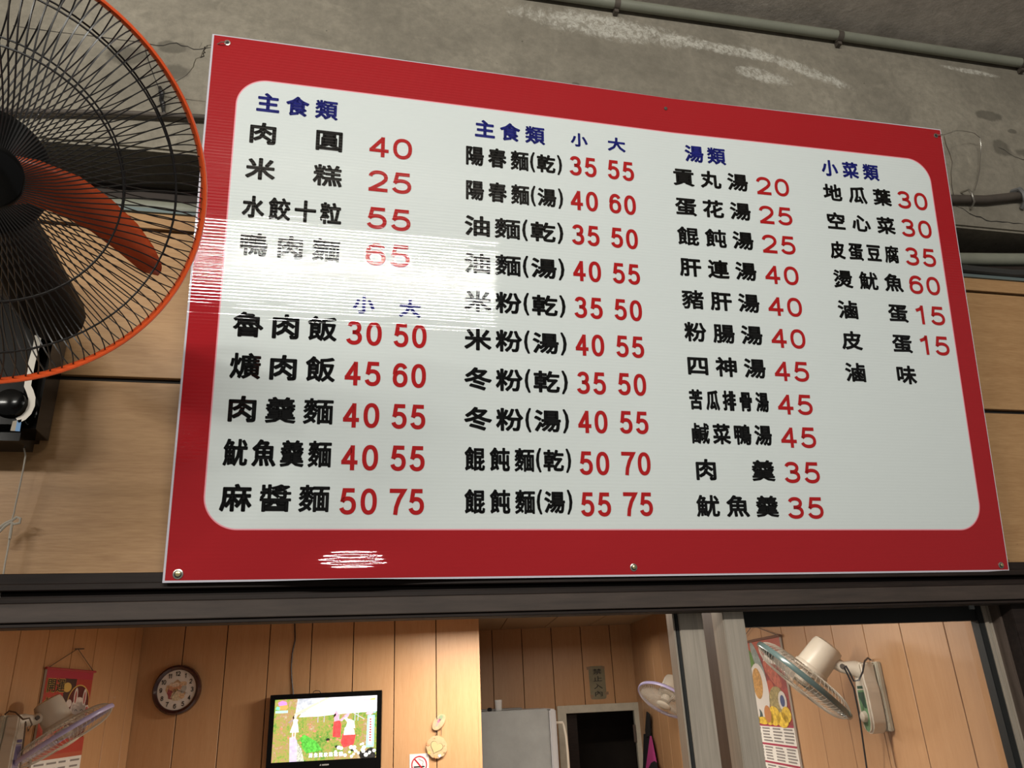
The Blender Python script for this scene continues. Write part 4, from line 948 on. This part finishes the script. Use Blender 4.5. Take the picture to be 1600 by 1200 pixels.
# ------------------------------------------------------------------ paper note over the kitchen door
def fk(px, py, d=.0): return ii(px, py, B2-.0095-d)
nt = tag(empty('paper_note', fk(932, 1068)), 'olive paper note with four handwritten characters taped above the kitchen door', 'note')
a_, b_ = fk(922, 1041), fk(947, 1092); nx0, nx1, nz0, nz1 = a_.dot(XI), b_.dot(XI), b_.z, a_.z
nx0 = fk(921, 1066).dot(XI); nx1 = fk(946, 1066).dot(XI)
ol = []
for k in range(40):
    t = 2*math.pi*k/40; x = math.copysign(abs(math.cos(t))**.22, math.cos(t)); y = math.copysign(abs(math.sin(t))**.16, math.sin(t)); ol.append((x*(1+rr.uniform(-.03, .02)), y))
MB().prism([IN((nx0+nx1)/2+(nx1-nx0)/2*x, B2-.0098, (nz0+nz1)/2+(nz1-nz0)/2*y) for x, y in ol], E1*.0006).build('sheet', mat('olive_paper', (.20, .175, .105), .6, var=.15, vscale=20), nt)
for k, ch in enumerate('禁止入內'):
    put_text('writing', ch, m_ink, nt, lambda u, v: IN(u, B2-.0108, v), nx0+(nx1-nx0)*.26, nx0+(nx1-nx0)*.80, nz1-(nz1-nz0)*(.17+.22*k), (nz1-nz0)*.165, 0, r_abs=.0006)
for (x, y, s_) in ((919, 1044, 3), (925, 1088, 2.6), (948, 1083, 3.0), (942, 1043, 2.5)):
    MB().prism([fk(x+s_*dx, y+s_*dy, .0012) for dx, dy in ((-1, -.6), (.9, -.9), (1.1, .7), (-.7, .9))], E1*.0004).build('tape', mat('tape', (.36, .24, .15), .3, alpha=.7), nt)

# ------------------------------------------------------------------ refrigerator with things on top
FB = 3.75
fx0, fx1 = ix(744, 1110, FB), ix(868, 1107, FB); fz = (ii(760, 1116, FB).z+ii(866, 1106, FB).z)/2
fz = ii(815, 1109.5, FB).z
m_fr = mat('grey_fridge_side', (.25, .255, .25), .32, var=.12, vscale=7, bump=.002, bscale=9)
fr_ = tag(empty('refrigerator', IN((fx0+fx1)/2, FB+.3, 0)), 'tall grey refrigerator beside the kitchen doorway', 'refrigerator')
ibox(fx0, fx1-.045, FB, FB+.62, 0.03, fz).build('cabinet', m_fr, fr_, bevel=.008)
fdoor = ibox(fx1-.042, fx1, FB-.005, FB+.62, 0.05, fz-.002).build('door', mat('pale_fridge_door', (.42, .41, .42), .28), fr_, bevel=.008)
hh = [ii(879, 1129, FB+.10), ii(881, 1134, FB+.09), ii(884.5, 1150, FB+.08), ii(887, 1175, FB+.08), ii(889, 1205, FB+.08), ii(889, 1240, FB+.09)]
MB().tube([IN(fx1-.01, FB+.10, hh[0].z)]+hh+[IN(fx1-.01, FB+.09, hh[-1].z-.02)], .008, 8).build('handle', m_white_pl, fdoor, smooth=True)
gp = ii(779, 1107, FB+.12); gx = gp.dot(XI)
cup = tag(MB().lathe(IN(gx, FB+.12, fz), ZI, [(.020, 0), (.021, .004), (.024, .065), (.022, .064), (.019, .006), (.001, .005)], 20).build('glass', mat('clear_drinking_glass', (.8, .8, .78), .05, alpha=.35), smooth=True), 'small clear drinking glass standing on top of the refrigerator', 'glass')
bx = ii(765, 1109, FB+.05).dot(XI)
cb_ = tag(ibox(bx-.014, bx+.014, FB+.03, FB+.07, fz, fz+.022).build('small_box', m_black, bevel=.004), 'small black box on top of the refrigerator', 'box')
tag(ibox(fx0+.02, fx0+.30, FB+.16, FB+.40, fz, fz+.012).build('tray', mat('dark_tray', (.10, .09, .08), .4), bevel=.003), 'thin dark tray lying on top of the refrigerator', 'tray')
s_ = ii(750, 1075, FB+.45); e_ = ii(755, 1108, FB+.2)
tag(MB().tube([IN(fx0+.02, FB+.10, fz+.004), V3(s_)], .006, 8).build('stick', mat('brown_stick', (.12, .075, .04), .6), smooth=True), 'brown stick leaning in the corner on top of the refrigerator', 'stick')

# ------------------------------------------------------------------ apron on the right wall
def ap(px, py, d): return at(px, py, XI, CR-.009-d)
apn = tag(empty('apron', ap(1014, 1200, .02)), 'pink and black apron hanging by a black strap on the right wall', 'apron')
m_pink = mat('pink_cloth', (.62, .07, .30), .8, bump=.002, bscale=40); m_bk = mat('black_cloth', (.010, .010, .012), .85)
MB().prism([ap(x, y, .02) for x, y in ((1012, 1112), (1016, 1116), (1017, 1150), (1011, 1152), (1010, 1140))], XI*-.010).build('strap', m_bk, apn)
MB().prism([ap(x, y, .012) for x, y in ((1008, 1147), (1017, 1145), (1019, 1150), (1027, 1200), (1032, 1260), (1010, 1260), (1007, 1200))], XI*-.012).build('backing', m_bk, apn)
vs = []; fs = []
tp, bt = ((1015.5, 1150), (1018, 1152)), ((1009, 1215), (1028, 1215))
for j in range(9):
    t = j/8
    for i in range(7):
        s_ = i/6; x = (tp[0][0]*(1-s_)+tp[1][0]*s_)*(1-t)+(bt[0][0]*(1-s_)+bt[1][0]*s_)*t; y = 1150*(1-t)+1200*t-6*t*math.sin(s_*3.14)*0
        vs.append(ap(x, y, .030+.006*math.sin(s_*9+t*2)*t))
for j in range(8):
    for i in range(6): fs.append((j*7+i, j*7+i+1, j*7+i+8, j*7+i+7))
MB().add(vs, fs).build('pink_panel', m_pink, apn, smooth=True)
MB().prism([ap(x, y, .040) for x, y in ((1013, 1203), (1018, 1192), (1023, 1189), (1027, 1192), (1030, 1260), (1012, 1260))], XI*-.004).build('pocket', m_bk, apn)

# ------------------------------------------------------------------ calendars
def cal(name, plane_pt, sgn, y0, y1, z0, z1, label, kind):
    """hanging calendar on a side wall; y0..y1 along the wall, reads left to right from y0 to y1 when sgn>0"""
    off = plane_pt
    root = tag(empty(name, XI*off+YI*(y0+y1)/2+ZI*z1), label, 'calendar')
    W_, H_ = abs(y1-y0), z1-z0
    def Q(a, b2, k=0): return XI*(off+sgn*(.012+k*.0003))+YI*(y0+(y1-y0)*a)+ZI*(z1-H_*b2)
    def pol(pts, m, k, nm): return MB().add([Q(a, b2, k) for a, b2 in pts], [tuple(range(len(pts)))]).build(nm, m, root)
    def el(cx, cy, A, B, m, k, nm='picture', n=24, rot=0):
        return pol([(cx+A*math.cos(t)*math.cos(rot)-B*W_/H_*math.sin(t)*math.sin(rot), cy+(A*math.cos(t)*math.sin(rot)*W_/H_+B*math.sin(t)*math.cos(rot))) for t in [2*math.pi*j/n for j in range(n)]], m, k, nm)
    return root, Q, pol, el, W_, H_
m_redp = mat('calendar_red', (.40, .045, .03), .5, var=.1, vscale=20); m_redb = mat('calendar_red_bar', (.42, .09, .05), .45)
# right wall calendar (reads from far to near); frame edges from the photograph
offR = CR-.009
yA = at(1221, 993, XI, offR).dot(YI); zA = at(1221, 993, XI, offR).z
yB = at(1160, 1013, XI, offR).dot(YI)
yB = max(yB, at(1186, 1130, XI, offR).dot(YI)+.02)
z_bot = at(1200, 1131, XI, offR).z; zz0 = z_bot-.42
rt, Q, pol, el, W_, H_ = cal('calendar', offR, -1, yB, yA, zz0, zA, 'hanging dish photo calendar with month tables on the right wall', 'food')
MB().prism([Q(0, 0, -30), Q(1, 0, -30), Q(1, 1, -30), Q(0, 1, -30)], XI*-.0088).build('pad', m_paper, rt)
ft = (zA-z_bot)/H_                              # picture share of the height
pol([(0, .0), (1, .0), (1, .075), (0, .075)], m_redb, 1, 'top_bar'); MB().tube([Q(-.02, 0, 2), Q(1.03, 0, 2)], .006, 8).build('rod', mat('brown_rod', (.16, .07, .04), .5), rt, smooth=True)
MB().tube([Q(.0, 0, 1), Q(.42, -.085, 0), Q(1.0, 0, 1)], .0016, 6).build('hanging_cord', m_brown_pipe, rt, smooth=True)
pol([(0, .075), (1, .075), (1, ft), (0, ft)], mat('calendar_wine', (.26, .04, .035), .5, var=.5, vscale=25), 1, 'picture')
pol([(.62, .075), (1, .075), (1, .16), (.55, .12)], m_paper, 2, 'picture')
lg = mat('leaf_green', (.10, .20, .04), .5, var=.5, vscale=60); dg_ = mat('broth', (.45, .24, .07), .5, var=.5, vscale=90); wh = mat('dish_white', (.62, .58, .54), .4); yl = mat('yellow_flowers', (.72, .45, .04), .5, var=.5, vscale=80); fg = mat('fish_grey', (.26, .30, .28), .4, var=.4, vscale=50)
el(.22, ft*.28, .12, .085, lg, 3, rot=.3); el(.42, ft*.27, .22, .07, fg, 4, rot=.9); el(.15, ft*.72, .09, .06, lg, 3); el(.72, ft*.42, .20, .05, mat('calendar_red_food', (.40, .10, .06), .5, var=.5, vscale=80), 3, rot=.5)
el(.36, ft*.62, .22, .155, wh, 5); el(.34, ft*.52, .12, .085, dg_, 6); el(.62, ft*.60, .10, .05, m_redb, 4); el(.74, ft*.74, .18, .08, mat('basket', (.30, .24, .10), .5, var=.7, vscale=120), 5)
el(.86, ft*.73, .09, .05, wh, 7); el(.86, ft*.73, .05, .03, mat('blue_motif', (.05, .07, .18), .5), 8); el(.22, ft*.86, .07, .035, wh, 7); el(.26, ft*.90, .09, .035, mat('slate', (.06, .09, .09), .4), 6)
for (x, y, a, b2) in ((.15, .95, .12, .03), (.35, .96, .14, .02), (.62, .90, .14, .05), (.80, .94, .13, .04), (.90, .88, .10, .04), (.5, .92, .10, .04)): el(x, ft*y, a, b2, yl, 8)
el(.48, ft*.88, .08, .045, mat('prawn', (.45, .18, .06), .5), 9)
m_band = mat('calendar_band', (.35, .03, .07), .5); m_tx = mat('calendar_print', (.22, .20, .19), .6)
bandz = [z_bot, at(1210, 1161, XI, offR).z, at(1215, 1190, XI, offR).z, at(1215, 1190, XI, offR).z-.075, at(1215, 1190, XI, offR).z-.15]
for k, z in enumerate(bandz):
    b0 = (zA-z)/H_; pol([(0, b0), (1, b0), (1, b0+.010), (0, b0+.010)], m_band, 3, 'month_band')
    if k < len(bandz)-1:
        b1 = (zA-bandz[k+1])/H_; hgt = b1-b0-.010
        for c in range(4):
            for r in range(5):
                xx = .04+c*.245; yy = b0+.012+hgt*(.06+.18*r); ww = rr.uniform(.15, .21)
                MB().add([Q(a, y_, 4) for a, y_ in ((xx, yy), (xx+ww, yy), (xx+ww, yy+hgt*.085), (xx, yy+hgt*.085))], [(0, 1, 2, 3)]).build('printed_line', m_tx, rt)
# left wall calendar
offL = CL+.009
yA = at(70, 1043, XI, offL).dot(YI); zA = at(70, 1044, XI, offL).z; yB = at(142, 1052, XI, offL).dot(YI)
zrb = at(100, 1183, XI, offL).z
zz0 = zrb-.25
rt, Q, pol, el, W_, H_ = cal('calendar', offL, 1, yA, yB, zz0, zA, 'red and gold lucky calendar with a white rabbit behind the left fan', 'rabbit')
MB().prism([Q(0, 0, -30), Q(1, 0, -30), Q(1, 1, -30), Q(0, 1, -30)], XI*.0088).build('pad', m_paper, rt)
ft = (zA-zrb)/H_
pol([(0, .0), (1, .0), (1, .06), (0, .06)], mat('calendar_pink_red', (.40, .03, .06), .45), 2, 'top_bar'); MB().tube([Q(-.03, 0, 2), Q(1.04, 0, 2)], .005, 8).build('rod', mat('pink_rod', (.38, .05, .06), .5), rt, smooth=True)
MB().tube([Q(.0, 0, 1), Q(.55, -.15, 0), Q(1.0, 0, 1)], .0016, 6).build('hanging_cord', m_brown_pipe, rt, smooth=True)
MB().tube([Q(.5, -.145, 0), Q(.68, -.155, 3)], .003, 6).build('hook', m_brown_pipe, rt)
pol([(0, .06), (1, .06), (1, ft), (0, ft)], m_redp, 1, 'picture')
kq = ft/1.08
pol([(.38, .11*kq), (.64, .11*kq), (.62, .42*kq), (.40, .48*kq)], mat('dark_tassel', (.05, .02, .015), .6), 2, 'picture')
arch = lambda A, B, k, m: pol([(.74+A*math.cos(t), (.42-B*math.sin(t))*kq) for t in [math.pi*j/16 for j in range(17)]]+[(.74-A, .85*kq), (.74+A, .85*kq)], m, k, 'arch')
arch(.25, .24, 3, m_gold); arch(.235, .225, 4, mat('arch_wine', (.10, .012, .012), .5))
el(.45, .22*kq, .09, .06*kq, m_gold, 5, 'charm')
w2 = mat('rabbit_white', (.60, .52, .48), .5); pk2 = mat('rabbit_pink', (.40, .10, .09), .5)
el(.75, .50*kq, .17, .16*kq, w2, 6); pol([(.60, .45*kq), (.64, .40*kq), (.86, .40*kq), (.92, .45*kq), (.90, .66*kq), (.62, .66*kq)], w2, 6, 'picture')
el(.66, .33*kq, .042, .11*kq, w2, 7); el(.86, .34*kq, .042, .11*kq, w2, 7); el(.66, .34*kq, .020, .08*kq, pk2, 8); el(.86, .35*kq, .020, .08*kq, pk2, 8)
el(.53, .42*kq, .06, .05*kq, w2, 7); el(.95, .52*kq, .05, .08*kq, w2, 6); el(.95, .52*kq, .035, .06*kq, pk2, 7); el(.76, .56*kq, .012, .012*kq, pk2, 9)
for x in (.70, .83): MB().tube([Q(x-.03, .515*kq, 10), Q(x, .495*kq, 10), Q(x+.03, .515*kq, 10)], .0009, 5).build('eye_line', m_ink, rt)
fnL = lambda u, v: Q(u/W_, -v/H_, 5)
fnL2 = lambda u, v: Q(u/W_, -v/H_, 7)
for s, vc in (('開運', -.20*kq*H_), ('招財', -.43*kq*H_)):
    put_text('lettering', s, m_gold, rt, fnL, .03*W_, .40*W_, vc, .18*kq*H_, .003, r_abs=.0020)
    put_text('lettering', s, m_ink, rt, fnL2, .04*W_, .39*W_, vc, .165*kq*H_, .005, r_abs=.0006)
pol([(0, ft-.03), (1, ft-.03), (1, ft), (0, ft)], m_redb, 3, 'month_band')
for c in range(4):
    for r in range(8):
        xx = .04+c*.24; yy = ft+.02+r*.038; ww = rr.uniform(.14, .20)
        MB().add([Q(a, y_, 4) for a, y_ in ((xx, yy), (xx+ww, yy), (xx+ww, yy+.012), (xx, yy+.012))], [(0, 1, 2, 3)]).build('printed_line', m_tx, rt)
